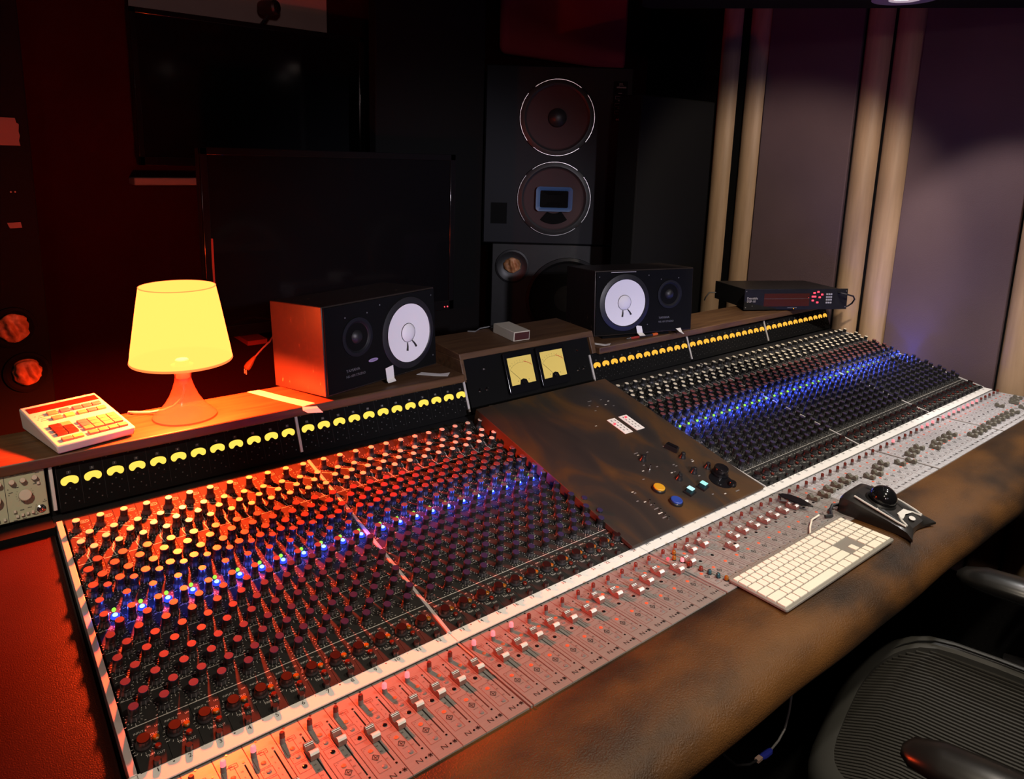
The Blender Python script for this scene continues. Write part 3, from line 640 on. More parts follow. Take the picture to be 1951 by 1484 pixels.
b = MB(); b.lathe([(0.0095, 0), (0.0085, 0.004), (0.0065, 0.0065), (0.0055, 0.0145), (0.0045, 0.0155)], 16, M_plast); b.box(-0.0012, 0.0012, -0.010, 0.0, 0.006, 0.0157, M_plast); rk = b.mesh('round_knob')
for x, y in ((0.2911, 0.1110), (0.3507, 0.1130), (0.4042, 0.1120), (0.2636, 0.2060), (0.3765, 0.1705)): inst(rk, 'round_knob', master, TR(x, y, 0) @ RZ(x*30))
b = MB(); b.box(-0.017, 0.017, -0.007, 0.007, 0, 0.012, M_plast); b.box(-0.014, 0.014, -0.0045, 0.0045, 0.012, 0.0155, M_gloss); inst(b.mesh('rocker_switch', smooth=False), 'rocker_switch', master, TR(0.3765, 0.2070, 0) @ RZ(rad(-72)))
b = MB(); b.lathe([(0.0035, 0), (0.003, 0.003), (0.0013, 0.004), (0.0022, 0.015)], 10, M_chrome); inst(b.mesh('toggle_switch'), 'toggle_switch', master, TR(0.2480, 0.1700, 0))
# plate under the VU meters, between bridge and raised panel
MB().box(0.0, CW-0.002, 0.53, 0.585, -0.012, 0.004, M_black).build('centre_filler', console, KF(24*P+G+0.001), smooth=False)

# ------------------------------------------------------------------ blank end panel (left of channel 1) and outboard unit
bpn = MB(); bpn.box(-0.85, -0.018, -0.10, 0.560, -0.02, 0.0, M_blank)
bo = bpn.build('blank_panel', console, frame((0, 0, 0.785), (0, 1, 0.20)), bevel=0.003); bo['label'] = 'plain brown coated end panel lit red by the lamp'
MB().box(-0.85, -0.017, 0.55, 0.66, 0.80, 0.908, M_blackm).build('end_block', console, smooth=False)
MB().box(-0.85, -0.017, 0.650, 0.79, 0.70, 0.995, M_blackm).build('end_housing', console, smooth=False)
ou = thing('compressor_unit', 'sage green outboard module with pale knobs below the left shelf end', 'audio module', BF(-0.052) @ TR(0, 0.0445, 0))
b = MB(); b.box(-0.2, 0.0335, -0.0445, 0.0445, -0.01, 0.0045, M_sage); oup = b.build('faceplate', ou, bevel=0.0015)
b = MB()
b.line([(-0.0300, -0.044), (-0.0300, 0.044)], 0.0009, 0.0048, M_ink)
b.text('COMPRESSOR', 0.0030, 0.010, 0.0370, 0.0048, M_ink); b.line([(-0.010, 0.0385), (0.016, 0.0395)], 0.0008, 0.0048, M_ink)
for q in range(14):
    a = rad(-215+250*q/13); b.line([(-0.001+0.0125*math.cos(a), 0.0+0.0125*math.sin(a)), (-0.001+0.0142*math.cos(a), 0.0+0.0142*math.sin(a))], 0.0006, 0.0048, M_ink)
for x, y in ((-0.017, 0.0385), (0.022, 0.035), (0.017, 0.0155), (-0.012, 0.0155), (0.028, -0.020), (-0.022, 0.008), (0.004, -0.0250), (-0.008, -0.0265), (-0.02, -0.043), (-0.006, -0.0425), (0.012, -0.040)): b.quad(x-0.0032, x+0.0032, y-0.0006, y+0.0006, 0.0048, M_ink)
b.disc(-0.0255, 0.0145, 0.001, 0.0048, M_ink, 8); b.disc(-0.0250, 0.004, 0.001, 0.0048, M_ink, 8); b.disc(0.0285, -0.017, 0.0009, 0.0048, M_ink, 8)
b.line([(0.0145, -0.022), (0.012, -0.034), (0.016, -0.040)], 0.0006, 0.0048, M_ink)
inst(b.mesh('panel_print', smooth=False), 'panel_print', ou, I4)
b = MB(); b.lathe([(0.0050, 0.0045), (0.0048, 0.0155), (0.0040, 0.0165)], 16, M_sageknob); sk = b.mesh('knob')
b = MB(); b.lathe([(0.0108, 0.0045), (0.0102, 0.018), (0.0090, 0.0190)], 24, M_sageknob); bk_ = b.mesh('knob')
b = MB(); b.box(-0.0022, 0.0022, -0.0024, 0.0024, 0.0045, 0.0095, M_sageknob); sq = b.mesh('push_button', smooth=False)
for x, y in ((-0.0190, 0.0265), (-0.0020, 0.0265), (0.0165, 0.0270), (-0.0390, 0.0265), (-0.056, 0.0265)): inst(sk, 'knob', ou, TR(x, y, 0))
for x in (-0.001, -0.048): inst(bk_, 'knob', ou, TR(x, -0.001, 0))
for x, y in ((0.0215, 0.0160), (-0.0195, -0.0270), (-0.0165, -0.0360), (-0.0085, -0.0350), (-0.0005, -0.0345), (0.0075, -0.0340), (-0.036, -0.037), (-0.046, -0.037)): inst(sq, 'push_button', ou, TR(x, y, 0))
b = MB(); b.lathe([(0.0075, 0.0045), (0.0072, 0.0070), (0.0055, 0.0075), (0.0050, 0.0060), (0.0026, 0.0070), (0.0015, 0.0130)], 16, [M_sageknob, M_chrome, M_ink, M_chrome, M_chrome, M_chrome]); inst(b.mesh('toggle_switch'), 'toggle_switch', ou, TR(0.0212, -0.0315, 0))

# ------------------------------------------------------------------ table lamp
lm = thing('table_lamp', 'small table lamp with glowing pleated yellow shade and clear flared base', 'lamp', TR(0.258, 0.708, 1.017))
b = MB(); n = 120; vs = []; fs = []
zz = [0.131, 0.150, 0.200, 0.250, 0.2895]
for j, z in enumerate(zz):
    R_ = 0.1025 + (0.0755-0.1025)*(z-0.131)/(0.2895-0.131)
    for k in range(n):
        a = 2*math.pi*k/n; q = R_ + (0.0009 if k % 2 else -0.0009)*(1 if 0 < j < 4 else 0.3); vs.append((q*math.cos(a), q*math.sin(a), z))
for j in range(4):
    for k in range(n): fs.append((j*n+k, j*n+(k+1) % n, (j+1)*n+(k+1) % n, (j+1)*n+k))
b.add(vs, fs, M_shade); b.build('lamp_shade', lm, ang=5)
b = MB(); b.lathe([(0.1030, 0.127), (0.1040, 0.1285), (0.1034, 0.1325)], 72, M_shaderim, None, False, False); b.build('shade_rim', lm); b = MB(); b.lathe([(0.0762, 0.2885), (0.0765, 0.290), (0.0745, 0.2905)], 60, M_shaderim, None, False, False); b.build('shade_rim', lm)
bprof = [(0.0660, 0.0006), (0.0655, 0.004), (0.0600, 0.0095), (0.0500, 0.0185), (0.0390, 0.0320), (0.0300, 0.0470), (0.0225, 0.0650), (0.0175, 0.0820), (0.0165, 0.0930), (0.0185, 0.1050), (0.0230, 0.1180)]
b = MB(); b.lathe(bprof, 48, M_clear, None, False, False); b.build('lamp_base', lm)
M_socket = mat('white_socket', (0.6, 0.5, 0.42), 0.5)
b = MB(); b.lathe([(0.0080, 0.0740), (0.0095, 0.0860), (0.0140, 0.0880), (0.0140, 0.1280), (0.0120, 0.130)], 20, M_socket, None, True, True); b.build('lamp_socket', lm)
b = MB(); b.tube([(0, 0, 0.075), (0.001, -0.001, 0.06), (-0.004, 0.004, 0.04), (-0.018, 0.016, 0.022), (-0.035, 0.030, 0.012), (-0.058, 0.047, 0.0065), (-0.075, 0.058, 0.006), (-0.086, 0.066, 0.006), (-0.096, 0.080, 0.004), (-0.100, 0.100, -0.02), (-0.10, 0.11, -0.3)], 0.0026, M_socket, 8); b.build('cord', lm)

# ------------------------------------------------------------------ keypad remote on the shelf
rm = thing('keypad_remote', 'ivory wedge-shaped keypad remote with coloured keys on the left shelf end', 'keypad', TR(0.004, 0.615, 1.0175) @ RZ(rad(12.0)))
RW, RD = 0.146, 0.195
b = MB(); zf_, zb_ = 0.019, 0.046
b.add([(0.003, 0.003, 0.002), (RW-0.003, 0.003, 0.002), (RW-0.003, RD-0.003, 0.002), (0.003, RD-0.003, 0.002), (0, 0, zf_), (RW, 0, zf_), (RW, RD, zb_), (0, RD, zb_)], [(3, 2, 1, 0), (4, 5, 6, 7), (0, 1, 5, 4), (1, 2, 6, 5), (2, 3, 7, 6), (3, 0, 4, 7)], M_remote)
b.build('case', rm, bevel=0.003)
RT = TR(0, 0, zf_) @ RX(math.atan2(zb_-zf_, RD))
b = MB(); b.box(0.008, 0.140, 0.160, 0.184, -0.002, 0.0008, M_win); b.build('display_window', rm, RT, smooth=False)
def rkey(x, y, wd, hd, m): 
    b = MB(); b.box(x, x+wd, y, y+hd, -0.001, 0.0045, m); b.build('key', rm, RT, bevel=0.0008)
for q in range(4):
    rkey(0.064+0.0185*q, 0.012, 0.0172, 0.0135, M_key_tan)
    for j in range(3): rkey(0.064+0.0185*q, 0.034+0.0155*j, 0.0172, 0.0140, M_key_pink if (q == 0 and j > 0) else M_key_tan)
for q in range(3):
    rkey(0.0800+0.0185*q, 0.1330, 0.0172, 0.0125, M_key_pink); rkey(0.0800+0.0185*q, 0.108, 0.0172, 0.0125, M_key_pink if q == 1 else M_key_tan)
rkey(0.033, 0.133, 0.018, 0.0135, M_key_tan); rkey(0.056, 0.133, 0.018, 0.0135, M_key_pink); rkey(0.033, 0.108, 0.018, 0.0135, M_key_tan); rkey(0.056, 0.108, 0.018, 0.0135, M_key_yel)
for q in range(2):
    for j in range(3): rkey(0.016+0.0195*q, 0.038+0.0165*j, 0.0185, 0.0150, M_key_tan if (q == 1 and j == 2) else M_key_dark)
    rkey(0.016+0.0195*q, 0.012, 0.0185, 0.0125, M_key_yel if q else M_key_tan)
b = MB()
for q in range(4): b.disc(0.012+0.004*(q % 2), 0.142-0.008*q, 0.0012, 0.0004, M_ink, 8); b.quad(0.018, 0.027, 0.1415-0.008*q, 0.1425-0.008*q, 0.0004, M_key_dark)
b.quad(0.065, 0.075, 0.188, 0.1895, 0.0004, M_key_dark)
inst(b.mesh('panel_print', smooth=False), 'panel_print', rm, RT)

# ------------------------------------------------------------------ near-field speakers
def nearfield(M, flip, label):
    s = thing('nearfield_speaker', label, 'speaker', M, 'pair of black nearfield speakers')
    W, D, H = 0.382, 0.199, 0.215
    b = MB(); b.box(0, W, 0.004, D, 0, H, M_worn); b.build('cabinet', s, bevel=0.002)
    b = MB(); b.box(0.004, W-0.004, 0.0, 0.006, 0.004, H-0.004, M_blackm); b.build('baffle', s, bevel=0.001)
    FT = Matrix(((1, 0, 0, 0), (0, 0, -1, 0), (0, 1, 0, 0), (0, 0, 0, 1)))   # local x,z on face, normal -y
    wx, tx = (0.273, 0.100) if not flip else (0.109, 0.285)
    b = MB(); b.lathe([(0.094, 0.0), (0.094, 0.004), (0.088, 0.006), (0.080, 0.0075), (0.0765, 0.004)], 48, M_black, None, False, False); b.build('surround', s, FT @ TR(wx, 0.108, 0))
    b = MB(); b.lathe([(0.0768, 0.0062), (0.0745, 0.0058), (0.050, 0.0034), (0.0240, 0.0012)], 48, M_cone, None, False, False)
    co = b.build('cone', s, FT @ TR(wx, 0.108, 0)); co['label'] = 'white paper woofer cone'
    b = MB(); b.lathe([(0.0254, 0.0012), (0.0252, 0.0026), (0.0242, 0.0028)], 32, M_ink, None, False, False)
    b.lathe([(0.0244, 0.0022), (0.020, 0.0060), (0.012, 0.0088), (0.004, 0.0098), (0.001, 0.0099)], 32, M_cone); b.build('dust_cap', s, FT @ TR(wx, 0.108, 0))
    b = MB()
    for a0, a1 in ((-103, -100), (-62, -58)):
        p = [(0.0255*math.cos(rad(a0)), 0.0255*math.sin(rad(a0)), 0.0036), (0.036*math.cos(rad(a1)), 0.036*math.sin(rad(a1)), 0.0042), (0.047*math.cos(rad(a1)), 0.047*math.sin(rad(a1)), 0.0045)]
        b.tube(p, 0.0018, M_ink, 8, None, True, [0.0012, 0.0022, 0.0030])
    b.build('lead_wire', s, FT @ TR(wx, 0.108, 0))
    b = MB(); b.lathe([(0.048, 0.0), (0.048, 0.0035), (0.040, 0.0045), (0.036, 0.0020), (0.034, -0.001)], 36, [M_spkface, M_spkface, M_spkface, M_black, M_black], None, False, False); b.lathe([(0.017, 0), (0.013, 0.005), (0.005, 0.008), (0.001, 0.0085)], 20, M_black); b.build('tweeter', s, FT @ TR(tx, 0.128, 0))
    b = MB()
    b.text('YAMAHA', 0.0105, tx-0.040, 0.050, 0.0006, M_dim, None, 'L'); b.text('NS-10M STUDIO', 0.0085, tx-0.040, 0.036, 0.0006, M_dim, None, 'L')
    if not flip:
        b.poly([(tx+0.048+0.016*math.cos(2*math.pi*k/16), 0.061+0.0045*math.sin(2*math.pi*k/16)) for k in range(16)], 0.0007, mat('lavender_sticker', (0.30, 0.25, 0.42), 0.5)); b.text('STUDIO', 0.0055, tx+0.048, 0.0610, 0.0009, M_ink)
    for x, z in ((wx-0.095, 0.195), (wx+0.092, 0.030), (wx+0.092, 0.195), (tx-0.035, 0.180), (tx+0.035, 0.182)): b.disc(x, z, 0.002, 0.0006, M_dim, 8)
    inst(b.mesh('badge', smooth=False), 'badge', s, FT @ TR(0, 0, 0.0004))
    if flip:
        b = MB(); b.box(wx-0.052, wx+0.042, -0.0015, 0.002, 0.2075, 0.2095, M_rail); b.build('trim_line', s)
    return s
nearfield(TR(0.5496, 0.614, 1.0295) @ RZ(rad(14.57)) @ RX(rad(-3.5)), False, 'black nearfield speaker with scuffed side next to the lamp, tweeter on its left')
nearfield(TR(1.5161, 0.6942, 1.0295) @ RZ(rad(-15.95)) @ RX(rad(-3.5)), True, 'black nearfield speaker right of the meter housing, tweeter on its right')
# foam pads under them are hidden: thin wedges
for M_, nm_ in ((TR(0.60, 0.66, 1.0172) @ RZ(rad(14.57)), 'left'), (TR(1.56, 0.70, 1.0172) @ RZ(rad(-15.95)), 'right')):
    o = MB().box(0, 0.26, 0.0, 0.10, 0.0, 0.0065, M_blackm).build('speaker_pad', None, M_, smooth=False)
    tag(o, 'thin black pad under the nearfield speaker %s' % ('with the scuffed side' if nm_ == 'left' else 'beside the red pen'), 'speaker pad')

# ------------------------------------------------------------------ clock, processor, pen, tapes
ck = thing('digital_clock', 'small ivory box clock with dark display on top of the meter housing', 'clock', TR(1.1653, 0.681, 1.0655) @ RZ(rad(-3.8)) @ RX(rad(2.5)))
MB().box(0, 0.058, 0, 0.108, 0.0, 0.0285, mat('ivory_metal', (0.50, 0.46, 0.36), 0.5)).build('case', ck, bevel=0.0012)
b = MB(); b.box(0.003, 0.055, -0.0008, 0.001, 0.003, 0.0255, M_win); b.build('display_window', ck, smooth=False)
b = MB(); b.tube([(0.03, 0.108, 0.012), (0.02, 0.135, 0.012), (-0.02, 0.150, 0.004), (-0.05, 0.13, 0.003), (-0.07, 0.142, 0.003)], 0.002, M_greycable); b.build('cord', ck)

PM = TR(2.3796, 0.7135, 1.0215) @ RZ(rad(-28.06)) @ RX(rad(-2.0))
fx = thing('effects_processor', 'black two-unit effects processor with red lit buttons on the right shelf', 'effects processor', PM)
MB().box(0.016, 0.440, 0.003, 0.28, 0.004, 0.080, M_black).build('chassis', fx, bevel=0.001)
MB().box(0, 0.4560, -0.003, 0.003, 0.0, 0.0845, M_cabinet).build('faceplate', fx, bevel=0.0008)
FT = Matrix(((1, 0, 0, 0), (0, 0, -1, -0.003), (0, 1, 0, 0), (0, 0, 0, 1)))
b = MB(); b.quad(0.085, 0.285, 0.014, 0.066, 0.0004, M_win); b.line([(0.085, 0.045), (0.285, 0.045)], 0.0006, 0.0006, M_dim); inst(b.mesh('display_window', smooth=False), 'display_window', fx, FT)
b = MB(); b.text('Eventide', 0.0135, 0.012, 0.0480, 0.0005, M_print, None, 'L'); b.text('DSP-10', 0.0125, 0.012, 0.0350, 0.0005, M_print, None, 'L')
b.quad(0.19, 0.232, 0.0065, 0.0090, 0.0005, M_dim); b.disc(0.035, 0.016, 0.002, 0.0005, M_dim, 8)
for x, z in ((0.449, 0.010), (0.449, 0.075), (0.007, 0.010), (0.007, 0.075)): b.disc(x, z, 0.0022, 0.0005, M_greyb, 10)
inst(b.mesh('panel_print', smooth=False), 'panel_print', fx, FT)
b = MB(); b.box(-0.0042, 0.0042, -0.0032, 0.0032, 0, 0.0025, mat('red_lit_key', (0.6, 0.05, 0.06), 0.4, emit=(1.0, 0.05, 0.09), es=1.6)); rlk = b.mesh('lit_key', smooth=False)
for x, z in ((0.305, 0.068), (0.322, 0.072), (0.340, 0.061), (0.299, 0.053), (0.309, 0.053), (0.330, 0.050), (0.300, 0.037), (0.321, 0.029)): inst(rlk, 'lit_key', fx, FT @ TR(x, z, 0))
b = MB(); b.box(-0.0034, 0.0034, -0.0032, 0.0032, 0, 0.0025, mat('grey_key', (0.32, 0.32, 0.33), 0.5)); gk = b.mesh('number_key', smooth=False)
for j in range(4):
    for q in range(3): inst(gk, 'number_key', fx, FT @ TR(0.362+0.0095*q, 0.028+0.0115*j, 0))
b = MB(); b.sphere(0.0016, glow('amber_led', (1.0, 0.4, 0.02), 1.6), None, 8, 6); inst(b.mesh('indicator_light'), 'indicator_light', fx, FT @ TR(0.218, 0.0045, 0.001))
b = MB(); b.sphere(0.0009, M_ledr, None, 8, 6); inst(b.mesh('indicator_light'), 'indicator_light', fx, FT @ TR(0.281, 0.049, 0.001))
b = MB(); b.tube([(0.413, -0.004, 0.068), (0.413, -0.020, 0.069), (0.430, -0.030, 0.066), (0.470, -0.020, 0.056), (0.492, 0.0, 0.040), (0.497, 0.02, 0.020), (0.485, 0.03, 0.006), (0.462, 0.03, 0.004), (0.448, 0.03, 0.012)], 0.0034, M_black, 8); b.build('patch_cable', fx)
b = MB(); b.tube([(0.02, 0.27, 0.03), (-0.01, 0.28, 0.028), (-0.03, 0.27, 0.01), (-0.05, 0.24, 0.002)], 0.003, M_black, 8); b.build('power_cord', fx)

pn = thing('pen', 'red and black pen lying in front of the right nearfield speaker', 'pen', TR(1.6196, 0.642, 1.0215) @ RZ(rad(-3)))
PT = RY(rad(90))
b = MB(); b.lathe([(0.0008, -0.006), (0.0036, 0.006), (0.0044, 0.012), (0.0046, 0.048), (0.0044, 0.050)], 12, [M_chrome, M_chrome, M_penred, M_penred], PT, True, True); b.build('barrel', pn)
b = MB(); b.lathe([(0.0045, 0.050), (0.0045, 0.112), (0.0040, 0.114)], 12, M_black, PT, True, True); b.build('grip', pn)
b = MB(); b.lathe([(0.0048, 0.114), (0.0050, 0.134), (0.0030, 0.140)], 12, M_penor, PT, True, True); b.build('end_cap', pn)

def tape(name, pts, label, thick=0.0006):
    """a ribbon of tape through paired 3D edge points"""
    b = MB(); n_ = len(pts); vs = []
    for l, r_ in pts: vs += [l, r_]
    vs2 = [(x, y, z+thick) for x, y, z in vs]; m_ = len(vs); fs = []
    for i in range(n_-1):
        fs += [(2*i, 2*i+1, 2*i+3, 2*i+2), (m_+2*i, m_+2*i+2, m_+2*i+3, m_+2*i+1), (2*i, 2*i+2, m_+2*i+2, m_+2*i), (2*i+1, m_+2*i+1, m_+2*i+3, 2*i+3)]
    b.add(vs+vs2, fs, M_tape); o = b.build(name, smooth=False); return tag(o, label, 'tape', 'strips of white tape')
tape('tape_strip', [((0.424, 0.793, 1.0173), (0.453, 0.792, 1.0173)), ((0.460, 0.700, 1.0175), (0.488, 0.704, 1.0175)), ((0.492, 0.625, 1.0175), (0.524, 0.630, 1.0175)), ((0.490, 0.617, 1.010), (0.528, 0.617, 1.008)), ((0.500, 0.612, 1.003), (0.536, 0.610, 0.998))], 'long white tape strip between the lamp and the left nearfield speaker')
def on_left(x, z, d=0.0025): return (TR(0.5496, 0.614, 1.0295) @ RZ(rad(14.57)) @ RX(rad(-3.5))) @ Vector((x, -d, z))
def on_right(x, z, d=0.0025): return (TR(1.5161, 0.6942, 1.0295) @ RZ(rad(-15.95)) @ RX(rad(-3.5))) @ Vector((x, -d, z))
tape('tape_strip', [(tuple(on_left(0.186, 0.030)), tuple(on_left(0.213, 0.034))), (tuple(on_left(0.188, -0.002, 0.004)), tuple(on_left(0.214, 0.0, 0.004))), (tuple(on_left(0.187, -0.007, 0.010)), tuple(on_left(0.214, -0.007, 0.010)))], 'white tape tab stuck upright on the front of the left nearfield speaker')
tape('tape_strip', [((0.840, 0.690, 1.0180), (0.862, 0.700, 1.0180)), ((0.880, 0.648, 1.0180), (0.896, 0.662, 1.0180)), ((0.898, 0.628, 1.0195), (0.922, 0.652, 1.0195))], 'bent white tape scrap on the shelf left of the meter housing')
tape('tape_strip', [((0.994, 0.560, 0.928), (1.001, 0.578, 0.9310)), ((1.030, 0.552, 0.928), (1.036, 0.574, 0.931)), ((1.052, 0.554, 0.928), (1.048, 0.572, 0.931))], 'torn tape scrap at the foot of the black meter faceplate')
tape('tape_strip', [((1.478, 0.668, 1.0180), (1.494, 0.678, 1.0180)), ((1.495, 0.628, 1.0180), (1.512, 0.640, 1.0180)), ((1.508, 0.618, 1.0210), (1.528, 0.632, 1.0210))], 'white tape scrap on the shelf right of the meter housing')
tape('tape_strip', [(tuple(on_right(0.156, 0.029)), tuple(on_right(0.178, 0.025))), (tuple(on_right(0.160, 0.004, 0.004)), tuple(on_right(0.182, 0.003, 0.004))), (tuple(on_right(0.162, -0.004, 0.018)), tuple(on_right(0.184, -0.004, 0.018)))], 'white tape tab over the pen on the right nearfield speaker')
tape('tape_strip', [(tuple(on_right(0.315, 0.008)), tuple(on_right(0.334, 0.010))), (tuple(on_right(0.322, -0.002, 0.016)), tuple(on_right(0.332, -0.002, 0.016))), (tuple(on_right(0.326, -0.006, 0.03)), tuple(on_right(0.330, -0.006, 0.03)))], 'small pointed tape scrap under the right nearfield speaker tweeter')

# ------------------------------------------------------------------ keyboard
kbM = TR(0.989, -0.3180, 0.8095)
ky = thing('keyboard', 'white full-size computer keyboard lying across the faders and leather armrest', 'keyboard', kbM)
KW, KD = 0.424, 0.1215
b = MB(); b.prism(smoothbox(0, KW, 0, KD, 0.005), 0.0, 0.0055, M_kbase); b.build('base', ky, bevel=0.0012)
_km = {}
def key(x, y, wd, hd):
    k_ = (round(wd, 4), round(hd, 4))
    if k_ not in _km:
        q = MB(); q.prism(smoothbox(0, wd, 0, hd, 0.0012, 2), 0.0, 0.0024, M_keys); _km[k_] = q.mesh('key', smooth=False)
    inst(_km[k_], 'key', ky, TR(x, y, 0.0052))
U = (KW-0.008)/22.35; VH = (KD-0.010)/5.62; g_ = 0.0030
def row(y, hd, x, ws):
    for wd in ws:
        if wd > 0: key(0.004+x*U+g_/2, y+g_/2, wd*U-g_, hd-g_)
        x += abs(wd)
ys = [0.005 + VH*j for j in range(5)] + [0.005 + VH*5]
MX, NX, PX_ = 0.0, 15.0+0.17, 18.0+0.35
row(ys[5], VH*0.62, 0, [15/14.0]*14); row(ys[5], VH*0.62, NX, [1, 1, 1]); row(ys[5], VH*0.62, PX_, [1, 1, 1, 1])
row(ys[4], VH, 0, [1]*13+[2]); row(ys[4], VH, NX, [1, 1, 1]); row(ys[4], VH, PX_, [1, 1, 1, 1])
row(ys[3], VH, 0, [1.5]+[1]*12+[1.5]); row(ys[3], VH, NX, [1, 1, 1]); row(ys[3], VH, PX_, [1, 1, 1, 1])
row(ys[2], VH, 0, [1.75]+[1]*11+[2.25]); row(ys[2], VH, PX_, [1, 1, 1, 1])
row(ys[1], VH, 0, [2.25]+[1]*10+[2.75]); row(ys[1], VH, NX, [-1, 1]); row(ys[1], VH, PX_, [1, 1, 1])
row(ys[0], VH, 0, [1.5, 1.25, 1.5, 6.0, 1.5, 1.5, 1.75]); row(ys[0], VH, NX, [1, 1, 1]); row(ys[0], VH, PX_, [2, 1])
key(0.004+(PX_+3)*U+g_/2, ys[0]+g_/2, U-g_, 2*VH-g_)
b = MB(); b.tube([(0.30, KD+0.001, 0.003), (0.325, KD+0.015, 0.003), (0.36, KD+0.03, 0.004), (0.395, KD+0.032, 0.004)], 0.002, M_keys, 8); b.build('cord', ky)

# ------------------------------------------------------------------ trackball
tbM = TR(1.507, -0.250, 0.8072) @ RZ(rad(2))
tb = thing('trackball', 'black trackball mouse with big glossy ball and silver trim beside the white keyboard', 'trackball', tbM)
# body: sections along y (front -y)
secs = [(-0.090, 0.066, 0.006), (-0.075, 0.058, 0.016), (-0.055, 0.055, 0.022), (-0.030, 0.0555, 0.029), (0.0, 0.057, 0.036), (0.030, 0.058, 0.043), (0.055, 0.0585, 0.048), (0.070, 0.057, 0.047), (0.076, 0.054, 0.040)]
b = MB(); vs = []; fs = []; nx = 15
for y, hw, z in secs:
    for k in range(nx):
        t = -1+2*k/(nx-1); e = abs(t)**5
        yy = y + (0.016*(1-abs(t)**1.6) if y == -0.090 else 0.0)
        zz_ = z*(1-0.20*e) - (0.0 if y > -0.06 else 0.002*(1-abs(t)))
        vs.append((hw*t*(1 if abs(t) < 1 else 1.0), yy, max(0.003, zz_)))
for i in range(len(secs)-1):
    for k in range(nx-1): fs.append((i*nx+k, i*nx+k+1, (i+1)*nx+k+1, (i+1)*nx+k))
b.add(vs, fs, M_tbgrey)
base = []
for i, (y, hw, z) in enumerate(secs): base.append((-hw, vs[i*nx][1], 0.0))
rb_ = [(hw, vs[i*nx+nx-1][1], 0.0) for i, (y, hw, z) in enumerate(secs)]
L0 = [vs[i*nx] for i in range(len(secs))]; R0 = [vs[i*nx+nx-1] for i in range(len(secs))]
q = len(secs)
b.add(L0+base, [(i, i+1, q+i+1, q+i) for i in range(q-1)], M_tbdark); b.add(R0+rb_, [(i+1, i, q+i, q+i+1) for i in range(q-1)], M_tbdark)
bk0 = vs[-nx:]; b.add(bk0+[(x, y+0.002, 0) for x, y, z in bk0], [(k, k+1, nx+k+1, nx+k) for k in range(nx-1)], M_tbdark)
fr0 = vs[:nx]; b.add(fr0+[(x, y, 0) for x, y, z in fr0], [(k+1, k, nx+k, nx+k+1) for k in range(nx-1)], M_tbgrey)
b.build('body', tb, ang=50)
def tz(y):   # height of body surface at y
    for (a, _, za), (c, _, zc) in zip(secs, secs[1:]):
        if a <= y <= c: return za + (zc-za)*(y-a)/(c-a)
    return secs[-1][2]
b = MB()
for sx in (-1, 1):
    b.add([(sx*x, y, tz(y)+0.0012) for x, y in ((0.046, 0.045), (0.020, 0.052), (0.030, 0.02), (0.031, -0.015), (0.018, -0.040), (0.043, -0.062), (0.047, -0.05))], [tuple(range(7)) if sx > 0 else tuple(range(6, -1, -1))], M_tbdark)
b.build('button', tb, smooth=False)
b = MB()
for sx in (-1, 1):
    pts = [(0.046, 0.048), (0.0485, 0.02), (0.0485, -0.02), (0.0475, -0.050), (0.044, -0.066), (0.038, -0.066), (0.031, -0.052), (0.017, -0.040)]
    b.tube([(sx*x, y, tz(y)+0.0012) for x, y in pts], 0.0023, M_tbsil, 6)
    b.tube([(sx*0.0485, -0.005, tz(-0.005)+0.001), (sx*0.041, -0.003, tz(-0.003)+0.001)], 0.0014, M_tbsil, 6)
b.add([(x, y, tz(y)+0.0034) for x, y in ((-0.018, -0.036), (0.018, -0.036), (0.026, -0.052), (0.012, -0.050), (0.0, -0.047), (-0.012, -0.050), (-0.026, -0.052))], [(6, 5, 4, 3, 2, 1, 0)], M_tbsil)
b.build('silver_trim', tb)
b = MB(); b.poly([(0.0095*math.cos(2*math.pi*k/18), -0.062+0.0062*math.sin(2*math.pi*k/18)) for k in range(18)], 0, M_tbsil)
b.v = [(x, y, tz(y)+0.0042) for x, y, z in b.v]; b.build('emblem', tb, smooth=False)
b = MB(); b.lathe([(0.0335, 0.0), (0.0335, 0.004), (0.0305, 0.0075), (0.0285, 0.006)], 36, M_tbdark, None, False, False); b.build('scroll_ring', tb, TR(0, 0.008, tz(0.008)-0.003) @ RX(rad(13)))
b = MB(); b.sphere(0.0295, M_gloss, None, 40, 24); b.build('ball', tb, TR(0.002, 0.004, tz(0.008)+0.007))
b = MB(); b.tube([(-0.03, 0.076, 0.012), (-0.05, 0.092, 0.008), (-0.075, 0.085, 0.006), (-0.095, 0.072, 0.004), (-0.110, 0.080, 0.004)], 0.004, M_black, 8); b.build('cord', tb)

# ------------------------------------------------------------------ televisions, webcam
def tv(name, x0, x1, y, z0, z1, label, bez=0.018):
    t = thing(name, label, 'television', TR(x0, y, z0)); W, H = x1-x0, z1-z0
    MB().box(0, W, 0.004, 0.045, 0, H, M_black).build('casing', t, bevel=0.006)
    MB().box(bez, W-bez, -0.0, 0.006, bez*1.6, H-bez, M_tv).build('screen', t, smooth=False)
    b = MB()
    for a in ((0, W, 0, bez*1.6), (0, W, H-bez, H)): b.box(a[0], a[1], -0.006, 0.006, a[2], a[3], M_gloss)
    for a in ((0, bez, 0, H), (W-bez, W, 0, H)): b.box(a[0], a[1], -0.006, 0.006, a[2], a[3], M_gloss)
    b.build('bezel', t, bevel=0.002)
    return t
t1 = tv('flat_television', 0.414, 1.224, 1.70, 1.535, 2.022, 'upper black flat television against the pale plaster under the webcam')
MB().box(0.25, 0.55, 0.045, 0.10, 0.1, 0.35, M_blackm).build('wall_mount', t1, smooth=False)
t2 = tv('flat_television', 0.486, 1.377, 1.30, 1.030, 1.598, 'lower black flat television behind the lamp and left nearfield speaker', 0.022)
